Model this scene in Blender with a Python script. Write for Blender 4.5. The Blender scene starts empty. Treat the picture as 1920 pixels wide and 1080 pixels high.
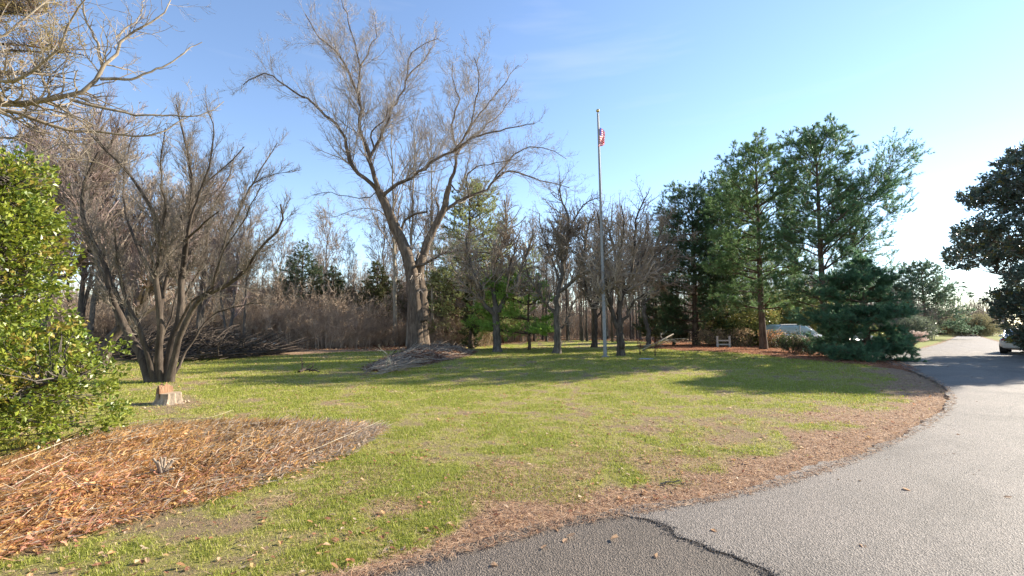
import bpy, math, random
import numpy as np
from mathutils import Vector, Matrix, Quaternion
R_ = math.radians
SC = bpy.context.scene
# ------------------------------------------------------------------ camera
FPX, EYE, PITCH = 880.0, 1.65, math.atan(72.0/880.0)
cam_d = bpy.data.cameras.new("camera"); cam = bpy.data.objects.new("camera", cam_d)
SC.collection.objects.link(cam); SC.camera = cam
cam_d.sensor_width = 36.0; cam_d.lens = FPX/1920*36.0; cam_d.clip_start = 0.05; cam_d.clip_end = 4000
cam.location = (0, 0, EYE); cam.rotation_euler = (math.pi/2 + PITCH, 0, 0)
# ------------------------------------------------------------------ sky + sun
SUN_AZ, SUN_EL = R_(65), R_(25)          # azimuth to the right of the view axis (+Y)
world = bpy.data.worlds.new("World"); SC.world = world; world.use_nodes = True
nt = world.node_tree; nt.nodes.clear()
wo = nt.nodes.new('ShaderNodeOutputWorld'); bg = nt.nodes.new('ShaderNodeBackground')
sky = nt.nodes.new('ShaderNodeTexSky'); sky.sky_type = 'NISHITA'; sky.sun_disc = False
sky.sun_elevation = SUN_EL; sky.sun_rotation = SUN_AZ
sky.air_density = 1.0; sky.dust_density = 0.02; sky.ozone_density = 1.3; sky.altitude = 20
bg.inputs['Strength'].default_value = 0.102
# thin streaks of cirrus
tc = nt.nodes.new('ShaderNodeTexCoord'); mp = nt.nodes.new('ShaderNodeMapping')
mp.inputs['Scale'].default_value = (1.6, 1.6, 14.0); mp.inputs['Rotation'].default_value = (0.0, R_(-4), 0)
cn = nt.nodes.new('ShaderNodeTexNoise'); cn.inputs['Scale'].default_value = 1.7; cn.inputs['Detail'].default_value = 6
cr = nt.nodes.new('ShaderNodeMapRange'); cr.inputs[1].default_value = 0.58; cr.inputs[2].default_value = 0.85; cr.inputs[4].default_value = 0.2
mx = nt.nodes.new('ShaderNodeMix'); mx.data_type = 'RGBA'; mx.inputs[7].default_value = (3.6, 3.8, 4.1, 1)
L = nt.links.new
L(tc.outputs['Generated'], mp.inputs['Vector']); L(mp.outputs[0], cn.inputs['Vector']); L(cn.outputs[0], cr.inputs[0])
tn = nt.nodes.new('ShaderNodeMix'); tn.data_type = 'RGBA'; tn.blend_type = 'MULTIPLY'; tn.inputs[0].default_value = 1; tn.inputs[7].default_value = (.95, .96, 1.03, 1)
L(cr.outputs[0], mx.inputs[0]); L(sky.outputs[0], tn.inputs[6]); L(tn.outputs[2], mx.inputs[6]); L(mx.outputs[2], bg.inputs['Color']); L(bg.outputs[0], wo.inputs[0])
sd_ = bpy.data.lights.new("sun", 'SUN'); sd_.energy = 4.7; sd_.angle = R_(0.5); sd_.color = (1.0, 0.91, 0.77)
sun = bpy.data.objects.new("sun", sd_); SC.collection.objects.link(sun)
sdir = Vector((math.sin(SUN_AZ)*math.cos(SUN_EL), math.cos(SUN_AZ)*math.cos(SUN_EL), math.sin(SUN_EL)))
sun.rotation_euler = sdir.to_track_quat('Z', 'Y').to_euler(); sun.location = (30, 20, 30)
SC.view_settings.view_transform = 'Standard'; SC.view_settings.look = 'None'
SC.view_settings.gamma = 1; SC.view_settings.exposure = 1.5
SC.cycles.max_bounces = 6; SC.cycles.diffuse_bounces = 3; SC.cycles.transparent_max_bounces = 4
SC.cycles.transmission_bounces = 3; SC.cycles.glossy_bounces = 2
SC.cycles.use_denoising = True
SC.cycles.sample_clamp_indirect = 6

# ------------------------------------------------------------------ pixel -> world helpers (photo traced at 1920x1080)
cp, sp = math.cos(PITCH), math.sin(PITCH)
def ray(px, py):
    u = (px-960)/FPX; v = -(py-540)/FPX
    return np.array([u, cp - sp*v, sp + cp*v])
def W(px, py, D):                                # point at ground distance D (along +Y)
    r = ray(px, py); s = D/r[1]
    return np.array([r[0]*s, D, EYE + r[2]*s])
def G(px, py):                                   # point on the flat ground
    r = ray(px, py); s = -EYE/r[2]
    return (r[0]*s, r[1]*s)
rng = np.random.default_rng(7)
# ------------------------------------------------------------------ numpy noise
_tab = np.random.default_rng(3).random((256, 256))
def vnoise(x, y):
    xi = np.floor(x).astype(int); yi = np.floor(y).astype(int); fx = x-xi; fy = y-yi
    fx = fx*fx*(3-2*fx); fy = fy*fy*(3-2*fy)
    a = _tab[xi & 255, yi & 255]; b = _tab[(xi+1) & 255, yi & 255]; c = _tab[xi & 255, (yi+1) & 255]; d = _tab[(xi+1) & 255, (yi+1) & 255]
    return (a*(1-fx)+b*fx)*(1-fy) + (c*(1-fx)+d*fx)*fy
def fbm(x, y, o=4):
    x = np.asarray(x, float); y = np.asarray(y, float); s = 0; a = .5; t = 0
    for k in range(o):
        s = s + a*vnoise(x*2**k + 17.3*k, y*2**k - 9.1*k); t += a; a *= .55
    return s/t
def sstep(a, b, x):
    t = np.clip((x-a)/(b-a), 0, 1); return t*t*(3-2*t)
# ------------------------------------------------------------------ signed distance to polygon (positive inside)
def smooth_poly(pts, it=2):
    P = np.array(pts, float)
    for _ in range(it):
        Q = np.roll(P, -1, 0); P = np.stack([.75*P+.25*Q, .25*P+.75*Q], 1).reshape(-1, 2)
    return P
def sdist(poly, x, y):
    x = np.asarray(x, float); y = np.asarray(y, float); sh = x.shape; x = x.ravel(); y = y.ravel()
    d = np.full(x.shape, 1e9); ins = np.zeros(x.shape, bool)
    n = len(poly)
    for i in range(n):
        ax, ay = poly[i]; bx, by = poly[(i+1) % n]
        ex, ey = bx-ax, by-ay; L2 = ex*ex+ey*ey+1e-12
        t = np.clip(((x-ax)*ex+(y-ay)*ey)/L2, 0, 1)
        d = np.minimum(d, (x-ax-t*ex)**2+(y-ay-t*ey)**2)
        c = ((ay > y) != (by > y))
        if ey != 0:
            ins ^= c & (x < ex*(y-ay)/ey+ax)
    d = np.sqrt(d); return np.where(ins, d, -d).reshape(sh)
GP = lambda L_: [G(*p) for p in L_]
DRIVE_EDGE = [(1060, 1000), (1130, 975), (1200, 963), (1350, 938), (1480, 905), (1560, 880), (1640, 845), (1705, 812), (1752, 786), (1780, 760), (1776, 736), (1752, 716), (1722, 702), (1690, 690), (1655, 680)]
DRIVE = smooth_poly([(-1.9, -6)] + GP([(560, 1140), (690, 1082), (790, 1056), (880, 1034), (960, 1012), (1040, 988)]) + GP(DRIVE_EDGE) +
        GP([(1600, 672), (1560, 664), (1600, 660), (1690, 661), (1745, 652), (1770, 643), (1788, 635), (1800, 628), (1803, 624), (1822, 624), (1830, 629), (1850, 636), (1880, 644), (1905, 646), (2050, 648)]) +
        [(60, 26), (60, 20), (31.5, 21.0), (28, 19.2), (25.5, 19.4), (24.5, 18.2), (27, 17.2), (34, 17), (60, 14), (40, -6)], 2)
OLD_PATCH = smooth_poly([(-1.9, -6)] + GP([(560, 1140), (690, 1082), (790, 1056), (880, 1034), (960, 1012), (1040, 988), (1100, 974), (1160, 966)]) + [(2.0, 4.2), (3.6, 3.6), (5, 1), (5, -6)], 1)
LAWN = smooth_poly([(-2.1, -5)] + GP([(540, 1140), (690, 1085), (790, 1059), (880, 1037), (960, 1015), (1040, 991), (1130, 978)]) + GP([(x+2, y+2) for x, y in DRIVE_EDGE[2:]]) +
        GP([(1630, 682), (1560, 680), (1480, 675), (1400, 666), (1330, 662), (1280, 659), (1290, 653), (1330, 650), (1230, 640), (1100, 637), (980, 641), (880, 650), (820, 656), (740, 662), (640, 664), (560, 667), (480, 669), (380, 672), (260, 676), (120, 676), (-200, 680)]) +
        [(-45, 20), (-45, -5)], 1)
BED = smooth_poly(GP([(-330, 1130), (0, 1048), (150, 1005), (300, 962), (420, 930), (560, 882), (650, 852), (722, 812), (700, 797), (560, 793), (420, 793), (330, 802), (200, 815), (100, 838), (0, 880), (-200, 900), (-500, 950)]), 2)
MOUND = smooth_poly(GP([(680, 694), (700, 686), (740, 668), (780, 655), (830, 652), (900, 660), (870, 672), (800, 684), (740, 692), (710, 697)]), 2)

def H(x, y):
    x = np.asarray(x, float); y = np.asarray(y, float)
    d = -sdist(DRIVE, x, y)
    m = sstep(0.3, 5, d)*sstep(3, 12, np.hypot(x, y))
    h = m*(0.34*(fbm(x/14+5, y/14+2, 3)-.5) + .05*(fbm(x/2.3, y/2.3, 2)-.5))
    return h
def Hs(x, y): return float(H(np.array([x]), np.array([y]))[0])

# ------------------------------------------------------------------ object helpers
COL = SC.collection
def tag(o, label=None, cat=None, group=None, kind=None):
    if label: o['label'] = label
    if cat: o['category'] = cat
    if group: o['group'] = group
    if kind: o['kind'] = kind
    return o
def thing(name, label, cat, loc=(0, 0, 0), group=None, rz=0):
    o = bpy.data.objects.new(name, None); COL.objects.link(o); o.empty_display_size = .3
    o.location = loc; o.rotation_euler = (0, 0, rz)
    return tag(o, label, cat, group)
def mk(name, V, F, mat, parent=None, col=None, attrs=None, smooth=False, loc=None):
    """V (n,3); F a list of int arrays (m,k)."""
    V = np.asarray(V, np.float32)
    if not isinstance(F, (list, tuple)): F = [F]
    F = [np.asarray(f, np.int32) for f in F if len(f)]
    me = bpy.data.meshes.new(name)
    me.vertices.add(len(V)); me.vertices.foreach_set('co', V.ravel())
    li = np.concatenate([f.ravel() for f in F]); cnt = np.concatenate([np.full(len(f), f.shape[1], np.int32) for f in F])
    me.loops.add(len(li)); me.loops.foreach_set('vertex_index', li)
    st = np.zeros(len(cnt), np.int32); st[1:] = np.cumsum(cnt)[:-1]
    me.polygons.add(len(cnt)); me.polygons.foreach_set('loop_start', st)
    me.polygons.foreach_set('use_smooth', np.full(len(cnt), smooth, bool))
    me.update(calc_edges=True)
    if col is not None:
        c = np.asarray(col, np.float32)
        if c.shape[1] == 3: c = np.concatenate([c, np.ones((len(c), 1), np.float32)], 1)
        a = me.color_attributes.new('Col', 'FLOAT_COLOR', 'POINT'); a.data.foreach_set('color', c.ravel())
    for k, v in (attrs or {}).items():
        a = me.attributes.new(k, 'FLOAT', 'POINT'); a.data.foreach_set('value', np.asarray(v, np.float32))
    me.materials.append(mat)
    o = bpy.data.objects.new(name, me); COL.objects.link(o)
    if parent is not None: o.parent = parent
    if loc is not None: o.location = loc
    return o
def copy_tree(o, parent=None):
    c = o.copy(); COL.objects.link(c); c.parent = parent
    for ch in [q for q in SC.objects if q.parent == o]: copy_tree(ch, c)
    return c
_kids = {}
def dup(root, loc, rz, sc=(1, 1, 1), label=None, group=None):
    if root.name not in _kids:
        _kids[root.name] = [q for q in SC.objects if q.parent == root]
    r = root.copy(); COL.objects.link(r); r.location = loc; r.rotation_euler = (0, 0, rz); r.scale = sc
    if label: r['label'] = label
    if group: r['group'] = group
    for ch in _kids[root.name]:
        c = ch.copy(); COL.objects.link(c); c.parent = r
    return r
class Acc:
    def __init__(s): s.V = []; s.F = {}; s.C = []; s.n = 0
    def add(s, V, F, col=None):
        V = np.asarray(V, float).reshape(-1, 3)
        for f in (F if isinstance(F, list) else [F]):
            f = np.asarray(f); s.F.setdefault(f.shape[1], []).append(f+s.n)
        s.V.append(V); s.n += len(V)
        if col is not None: s.C.append(np.broadcast_to(np.asarray(col, float), (len(V), 3)))
    def build(s, name, mat, parent=None, **k):
        return mk(name, np.concatenate(s.V), [np.concatenate(f) for f in s.F.values()], mat, parent, col=np.concatenate(s.C) if s.C else None, **k)

# ------------------------------------------------------------------ materials
def mat_new(name):
    m = bpy.data.materials.new(name); m.use_nodes = True
    n = m.node_tree; b = n.nodes['Principled BSDF']; return m, n, b
def ramp(n, stops):
    r = n.nodes.new('ShaderNodeValToRGB'); e = r.color_ramp.elements
    while len(e) > 1: e.remove(e[-1])
    e[0].position = stops[0][0]; e[0].color = (*stops[0][1], 1)
    for p, c in stops[1:]:
        q = e.new(p); q.color = (*c, 1)
    return r
def noise(n, scale, detail=5, rough=.6, vec=None, dist=0):
    t = n.nodes.new('ShaderNodeTexNoise'); t.inputs['Scale'].default_value = scale; t.inputs['Detail'].default_value = detail
    t.inputs['Roughness'].default_value = rough; t.inputs['Distortion'].default_value = dist
    if vec is not None: n.links.new(vec, t.inputs['Vector'])
    return t
def objvec(n, sc=(1, 1, 1)):
    c = n.nodes.new('ShaderNodeTexCoord'); m = n.nodes.new('ShaderNodeMapping'); m.inputs['Scale'].default_value = sc
    n.links.new(c.outputs['Object'], m.inputs['Vector']); return m.outputs[0]
def bump(n, b, h, strength=.5, dist=.02):
    u = n.nodes.new('ShaderNodeBump'); u.inputs['Strength'].default_value = strength; u.inputs['Distance'].default_value = dist
    n.links.new(h, u.inputs['Height']); n.links.new(u.outputs[0], b.inputs['Normal'])
def mat_bark(name, c1, c2, c3, scale=9, rough=.9, bumpd=.03, stretch=.22):
    m, n, b = mat_new(name); v = objvec(n, (1, 1, stretch))
    a = noise(n, scale, 6, .65, v, .4); r = ramp(n, [(.3, c1), (.52, c2), (.72, c3)])
    n.links.new(a.outputs[0], r.inputs[0])
    a2 = noise(n, 1.3, 3, .5, objvec(n)); mxx = n.nodes.new('ShaderNodeMix'); mxx.data_type = 'RGBA'; mxx.blend_type = 'MULTIPLY'
    mr = n.nodes.new('ShaderNodeMapRange'); mr.inputs[1].default_value = .3; mr.inputs[2].default_value = .7; mr.inputs[3].default_value = .75; mr.inputs[4].default_value = 1.2
    n.links.new(a2.outputs[0], mr.inputs[0]); cb = n.nodes.new('ShaderNodeCombineColor')
    for i in range(3): n.links.new(mr.outputs[0], cb.inputs[i])
    mxx.inputs[0].default_value = 1; n.links.new(r.outputs[0], mxx.inputs[6]); n.links.new(cb.outputs[0], mxx.inputs[7])
    n.links.new(mxx.outputs[2], b.inputs['Base Color']); b.inputs['Roughness'].default_value = rough
    b.inputs['Specular IOR Level'].default_value = .2
    if bumpd: bump(n, b, a.outputs[0], .8, bumpd)
    return m
def mat_col(name, rough=.6, trans=.0, spec=.3, nscale=0, tint=(1, 1, 1)):
    """material whose base colour is the piece's own colour attribute"""
    m, n, b = mat_new(name); a = n.nodes.new('ShaderNodeAttribute'); a.attribute_name = 'Col'
    src = a.outputs['Color']
    if nscale:
        q = noise(n, nscale, 3, .6, objvec(n)); mr = n.nodes.new('ShaderNodeMapRange'); mr.inputs[3].default_value = .7; mr.inputs[4].default_value = 1.3
        n.links.new(q.outputs[0], mr.inputs[0]); mu = n.nodes.new('ShaderNodeVectorMath'); mu.operation = 'SCALE'
        n.links.new(src, mu.inputs[0]); n.links.new(mr.outputs[0], mu.inputs['Scale']); src = mu.outputs[0]
    n.links.new(src, b.inputs['Base Color']); b.inputs['Roughness'].default_value = rough; b.inputs['Specular IOR Level'].default_value = spec
    if trans:
        t = n.nodes.new('ShaderNodeBsdfTranslucent'); n.links.new(src, t.inputs[0])
        s = n.nodes.new('ShaderNodeMixShader'); s.inputs[0].default_value = trans
        n.links.new(b.outputs[0], s.inputs[1]); n.links.new(t.outputs[0], s.inputs[2])
        n.links.new(s.outputs[0], n.nodes['Material Output'].inputs[0])
    return m
def mat_flat(name, c, rough=.5, spec=.4, metal=0, coat=0, nvar=.12, nscale=12):
    m, n, b = mat_new(name); q = noise(n, nscale, 4, .6, objvec(n))
    r = ramp(n, [(.25, tuple(x*(1-nvar) for x in c)), (.75, tuple(min(1, x*(1+nvar)) for x in c))])
    n.links.new(q.outputs[0], r.inputs[0]); n.links.new(r.outputs[0], b.inputs['Base Color'])
    b.inputs['Roughness'].default_value = rough; b.inputs['Specular IOR Level'].default_value = spec
    b.inputs['Metallic'].default_value = metal; b.inputs['Coat Weight'].default_value = coat
    return m
BK_MAPLE = mat_bark('bark_maple', (.06, .042, .03), (.15, .112, .08), (.27, .21, .155), 7)
BK_GREY = mat_bark('bark_grey', (.05, .042, .034), (.115, .098, .08), (.2, .172, .14), 12, bumpd=.01)
BK_DARK = mat_bark('bark_dark', (.035, .026, .02), (.085, .065, .05), (.15, .12, .09), 10, bumpd=.02)
BK_PALE = mat_bark('bark_pale', (.24, .2, .15), (.38, .33, .25), (.5, .44, .34), 9, bumpd=.008)
BK_PINE = mat_bark('bark_pine', (.05, .034, .024), (.12, .082, .058), (.2, .145, .1), 10)
TW_TAN = mat_bark('twig_tan', (.19, .15, .11), (.335, .265, .2), (.45, .37, .285), 3, bumpd=0)
TW_MAPLE = mat_bark('twig_maple', (.27, .22, .18), (.43, .37, .31), (.55, .48, .42), 3, bumpd=0)
TW_PLUM = mat_bark('twig_plum', (.14, .1, .085), (.25, .185, .16), (.34, .265, .235), 2, bumpd=0)
TW_DARK = mat_bark('twig_dark', (.11, .088, .07), (.21, .175, .14), (.31, .265, .215), 3, bumpd=0)
TW_PALE = mat_bark('twig_pale', (.3, .25, .17), (.45, .38, .27), (.55, .48, .36), 5, bumpd=0)
TW_STRAW = mat_bark('twig_straw', (.27, .19, .13), (.46, .34, .24), (.58, .46, .34), 3, bumpd=0)
NEEDLE = mat_col('needles', .42, .5, .45)
LEAFM = mat_col('leaf_gloss', .38, .32, .5)
MAGM = mat_col('leaf_magnolia', .3, .2, .6)
DRYM = mat_col('dry_leaf', .7, .42, .25)
BLADEM = mat_col('grass_blade', .55, .4, .3)
CUTWOOD = mat_flat('cut_wood', (.4, .3, .2), .8, .2, nvar=.3, nscale=20)

# ------------------------------------------------------------------ ground sheets
def polar(ths, rs):
    T, Rr = np.meshgrid(ths, rs, indexing='ij'); x = Rr*np.sin(T); y = Rr*np.cos(T)
    nt_, nr = T.shape; idx = np.arange(nt_*nr).reshape(nt_, nr)
    F = np.stack([idx[:-1, :-1], idx[:-1, 1:], idx[1:, 1:], idx[1:, :-1]], -1).reshape(-1, 4)
    return x.ravel(), y.ravel(), F
def sub(x, y, z, F, keep, extra=()):
    Fk = F[keep]; used = np.unique(Fk); mp_ = np.full(len(x), -1); mp_[used] = np.arange(len(used))
    return np.stack([x[used], y[used], z[used]], 1), mp_[Fk], [e[used] for e in extra]

# lawn fields: shared by the sheet and the blades standing on it
def green_amount(x, y):
    """0 = bare thatch, 1 = lush"""
    a = fbm(x/1.9+3, y/1.9, 4); b = fbm(x/.45, y/.45+7, 3); c = fbm(x/6+11, y/6, 3)
    g = .75 + 1.2*(a-.5) + 1.7*(b-.5) + .6*(c-.5) + .9*(fbm(x/.17, y/.17, 2)-.5)
    dd = -sdist(DRIVE, x, y); w = .1+2.1*fbm(x/1.1+40, y/1.1, 4)**1.3
    wide = .3+.6*sstep(-2, 5, x)
    g = g - 1.3*(1-sstep(.2*wide*w, 1.5*wide*w, dd))
    db = -sdist(BED, x, y); g = g - .15*(1-sstep(0, .5, db))
    g = g - .3*np.exp(-((x-4.2)**2+(y-7.3)**2)/3.0) - .35*np.exp(-((x-7.4)**2/6+(y-9.8)**2/2))
    g = g + .5*np.exp(-((x+.9)**2/1.5+(y-5.2)**2/.5)) + .45*np.exp(-((x-3.8)**2/2+(y-6.1)**2/.25))+.35*np.exp(-((x-9)**2/9+(y-11.5)**2/4))
    g = g - .9*np.exp(-((x+7.1)**2/.8+(y-10.2)**2/.5))
    return np.clip(g, 0, 1)
def straw_amount(x, y):
    dd = -sdist(DRIVE, x, y); w = .1+2.1*fbm(x/1.1+40, y/1.1, 4)**1.3; wide = .3+.95*sstep(-2, 5, x)
    s = 1-sstep(.15*wide*w, 1.3*wide*w, dd)
    s = s + .55*sstep(.5, .68, fbm(x/.9+70, y/.9, 3))*(1-sstep(1, 4.5, dd))
    return np.clip(s, 0, 1)

def mat_lawn():
    m, n, b = mat_new('lawn'); at = n.nodes.new('ShaderNodeAttribute'); at.attribute_name = 'green'
    v = objvec(n); n1 = noise(n, 38, 6, .72, v); n2 = noise(n, 5, 5, .65, v)
    def math_(op, a, bb):
        q = n.nodes.new('ShaderNodeMath'); q.operation = op
        for i, s in enumerate((a, bb)):
            if hasattr(s, 'type') or hasattr(s, 'links'): n.links.new(s, q.inputs[i])
            else: q.inputs[i].default_value = s
        return q.outputs[0]
    k = math_('ADD', at.outputs['Fac'], math_('MULTIPLY', math_('SUBTRACT', n1.outputs[0], .5), .9))
    k = math_('ADD', k, math_('MULTIPLY', math_('SUBTRACT', n2.outputs[0], .5), .5))
    r = ramp(n, [(.0, (.32, .225, .135)), (.25, (.3, .24, .12)), (.45, (.36, .32, .11)), (.7, (.345, .34, .08)), (1.0, (.265, .3, .05))])
    n.links.new(k, r.inputs[0])
    st = n.nodes.new('ShaderNodeAttribute'); st.attribute_name = 'straw'
    r2 = ramp(n, [(.3, (.26, .15, .09)), (.5, (.42, .27, .17)), (.7, (.55, .4, .27))]); n.links.new(n1.outputs[0], r2.inputs[0])
    mxx = n.nodes.new('ShaderNodeMix'); mxx.data_type = 'RGBA'
    ks = math_('ADD', st.outputs['Fac'], math_('MULTIPLY', math_('SUBTRACT', n2.outputs[0], .5), .6))
    cl = n.nodes.new('ShaderNodeMapRange'); cl.inputs[1].default_value = .2; cl.inputs[2].default_value = .75; n.links.new(ks, cl.inputs[0])
    n.links.new(cl.outputs[0], mxx.inputs[0]); n.links.new(r.outputs[0], mxx.inputs[6]); n.links.new(r2.outputs[0], mxx.inputs[7])
    n.links.new(mxx.outputs[2], b.inputs['Base Color']); b.inputs['Roughness'].default_value = .9; b.inputs['Specular IOR Level'].default_value = .1
    bump(n, b, n1.outputs[0], 1.0, .06); return m
def mat_soilleaf(name, stops, s1=22, s2=1.2, bd=.06):
    m, n, b = mat_new(name); v = objvec(n); n1 = noise(n, s1, 7, .75, v); n2 = noise(n, s2, 4, .6, v)
    q = n.nodes.new('ShaderNodeMath'); q.operation = 'MULTIPLY_ADD'; q.inputs[1].default_value = .6
    n.links.new(n2.outputs[0], q.inputs[0]); 
    q2 = n.nodes.new('ShaderNodeMath'); q2.operation = 'MULTIPLY'; q2.inputs[1].default_value = .55; n.links.new(n1.outputs[0], q2.inputs[0])
    n.links.new(q2.outputs[0], q.inputs[2])
    r = ramp(n, stops); n.links.new(q.outputs[0], r.inputs[0]); n.links.new(r.outputs[0], b.inputs['Base Color'])
    b.inputs['Roughness'].default_value = .95; b.inputs['Specular IOR Level'].default_value = .1
    bump(n, b, n1.outputs[0], 1.0, bd); return m
M_FLOOR = mat_soilleaf('leafy_ground', [(.38, (.13, .075, .045)), (.52, (.25, .15, .09)), (.62, (.36, .24, .15)), (.75, (.3, .27, .14))])
M_STRAWBED = mat_soilleaf('pine_straw_floor', [(.38, (.13, .055, .03)), (.52, (.27, .12, .06)), (.64, (.4, .2, .11)), (.78, (.5, .3, .18))], 30, 2)
M_BEDF = mat_soilleaf('bed_floor', [(.38, (.1, .05, .03)), (.52, (.24, .12, .06)), (.64, (.36, .2, .1)), (.78, (.45, .29, .17))], 30, 2)
M_FARGRASS = mat_soilleaf('far_grass', [(.35, (.2, .15, .07)), (.47, (.22, .2, .06)), (.58, (.2, .22, .045)), (.75, (.26, .24, .07))], 3, .35, .02)
M_HILL = mat_soilleaf('far_ground', [(.38, (.13, .09, .06)), (.6, (.22, .16, .1))], 3, .3)

# base ground, reaching the horizon
ths = np.linspace(-math.pi, math.pi, 361); rs = np.concatenate([[.3], np.geomspace(1.5, 70, 150), np.geomspace(80, 1800, 18)])
x, y, F = polar(ths, rs)
gz = np.where(np.hypot(x, y) < 75, H(x, y), 0)
mk('ground', np.stack([x, y, gz], 1), F, M_FLOOR, smooth=True)['kind'] = 'structure'
# lawn
ths = np.concatenate([np.linspace(R_(-150), R_(-56), 60)[:-1], np.linspace(R_(-56), R_(56), 900)])
d = np.linspace(1/1.2, 1/62, 420); rs = 1/d
x, y, F = polar(ths, rs)
e = (fbm(x/.35, y/.35, 3)-.5)
s = sdist(LAWN, x, y) + .35*e*sstep(2, 14, np.hypot(x, y)) + .12*e
z = H(x, y) + np.clip(s/.25, -3, 1)*.02
keep = (s[F] > -.35).any(1)
used = np.unique(F[keep])
g = np.zeros(len(x)); g[used] = green_amount(x[used], y[used]); stw = np.zeros(len(x)); stw[used] = straw_amount(x[used], y[used])
V, F2, (ga, sa) = sub(x, y, z, F, keep, (g, stw))
mk('lawn', V, F2, mat_lawn(), attrs={'green': ga, 'straw': sa}, smooth=True)['kind'] = 'structure'

# asphalt
def mat_asphalt(name, base, dark, light):
    m, n, b = mat_new(name); v = objvec(n)
    vo = n.nodes.new('ShaderNodeTexVoronoi'); vo.inputs['Scale'].default_value = 95; n.links.new(v, vo.inputs['Vector'])
    n1 = noise(n, 60, 5, .8, v); n2 = noise(n, .55, 6, .6, v, .6)
    r = ramp(n, [(.28, dark), (.5, base), (.74, light)]); n.links.new(n1.outputs[0], r.inputs[0])
    wn = n.nodes.new('ShaderNodeMix'); wn.data_type = 'RGBA'; wn.blend_type = 'MULTIPLY'; wn.inputs[0].default_value = 1
    r3 = ramp(n, [(.0, (.55, .55, .55)), (.5, (1, 1, 1)), (1, (1.45, 1.42, 1.4))]); 
    sp_ = n.nodes.new('ShaderNodeSeparateColor'); n.links.new(vo.outputs['Color'], sp_.inputs[0]); n.links.new(sp_.outputs[0], r3.inputs[0])
    n.links.new(r.outputs[0], wn.inputs[6]); n.links.new(r3.outputs[0], wn.inputs[7])
    w2 = n.nodes.new('ShaderNodeMix'); w2.data_type = 'RGBA'; w2.blend_type = 'MULTIPLY'; w2.inputs[0].default_value = 1
    r4 = ramp(n, [(.3, (.68, .67, .65)), (.47, (.95, .95, .94)), (.6, (1.05, 1.04, 1.03)), (.72, (1.25, 1.24, 1.22))]); n.links.new(n2.outputs[0], r4.inputs[0])
    n.links.new(wn.outputs[2], w2.inputs[6]); n.links.new(r4.outputs[0], w2.inputs[7])
    # hairline cracks
    cv = n.nodes.new('ShaderNodeTexVoronoi'); cv.feature = 'DISTANCE_TO_EDGE'; cv.inputs['Scale'].default_value = .42
    nd = noise(n, 1.6, 5, .6, v); av = n.nodes.new('ShaderNodeMix'); av.data_type = 'VECTOR'; av.inputs[0].default_value = .22
    n.links.new(v, av.inputs[4]); n.links.new(nd.outputs['Color'], av.inputs[5]); n.links.new(av.outputs[1], cv.inputs['Vector'])
    cm = n.nodes.new('ShaderNodeMapRange'); cm.inputs[1].default_value = .0015; cm.inputs[2].default_value = .006; cm.inputs[3].default_value = .8; cm.inputs[4].default_value = 1
    n.links.new(cv.outputs[0], cm.inputs[0]); mu = n.nodes.new('ShaderNodeVectorMath'); mu.operation = 'SCALE'
    n.links.new(w2.outputs[2], mu.inputs[0]); n.links.new(cm.outputs[0], mu.inputs['Scale'])
    n.links.new(mu.outputs[0], b.inputs['Base Color'])
    b.inputs['Roughness'].default_value = .75; b.inputs['Specular IOR Level'].default_value = .35
    bump(n, b, vo.outputs['Distance'], .7, .012); return m
M_ASPH = mat_asphalt('asphalt', (.185, .157, .132), (.105, .087, .072), (.3, .262, .225))
M_ASPH_OLD = mat_asphalt('asphalt_old', (.125, .1, .078), (.07, .055, .043), (.215, .178, .145))
def edge_shift(P, r_, rough_e):
    return P + rough_e*np.stack([fbm(P[:, 0]*9, P[:, 1]*9, 3)-.5, fbm(P[:, 0]*9+30, P[:, 1]*9, 3)-.5], 1)*2 + .026*np.stack([fbm(P[:, 0]*26, P[:, 1]*26, 3)-.5, fbm(P[:, 0]*26+30, P[:, 1]*26, 3)-.5], 1)*sstep(9, 5, r_) + .22*np.stack([fbm(P[:, 0]*1.1, P[:, 1]*1.1, 2)-.5, fbm(P[:, 0]*1.1+50, P[:, 1]*1.1, 2)-.5], 1)
def slab(name, poly, z, th, mat, step=.25, rough_e=.02):
    P = []
    n_ = len(poly)
    for i in range(n_):
        a = poly[i]; b = poly[(i+1) % n_]; dist = np.linalg.norm(b-a); near = min(np.hypot(*a), np.hypot(*b))
        k = max(1, int(dist/max(.014, .003*near)) if near < 14 else int(dist/.4))
        for t in range(k): P.append(a+(b-a)*t/k)
    P = np.array(P); r_ = np.hypot(P[:, 0], P[:, 1])[:, None]
    P = edge_shift(P, r_, rough_e)
    import bmesh
    bm = bmesh.new(); vs = [bm.verts.new((p[0], p[1], z)) for p in P]; f = bm.faces.new(vs)
    lo = [bm.verts.new((p[0], p[1], z-th)) for p in P]
    bmesh.ops.triangulate(bm, faces=[f])
    for i in range(len(P)):
        j = (i+1) % len(P); bm.faces.new((vs[j], vs[i], lo[i], lo[j]))
    bmesh.ops.recalc_face_normals(bm, faces=bm.faces)
    me = bpy.data.meshes.new(name); bm.to_mesh(me); bm.free(); me.materials.append(mat)
    o = bpy.data.objects.new(name, me); COL.objects.link(o); o['kind'] = 'structure'; return o
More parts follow.
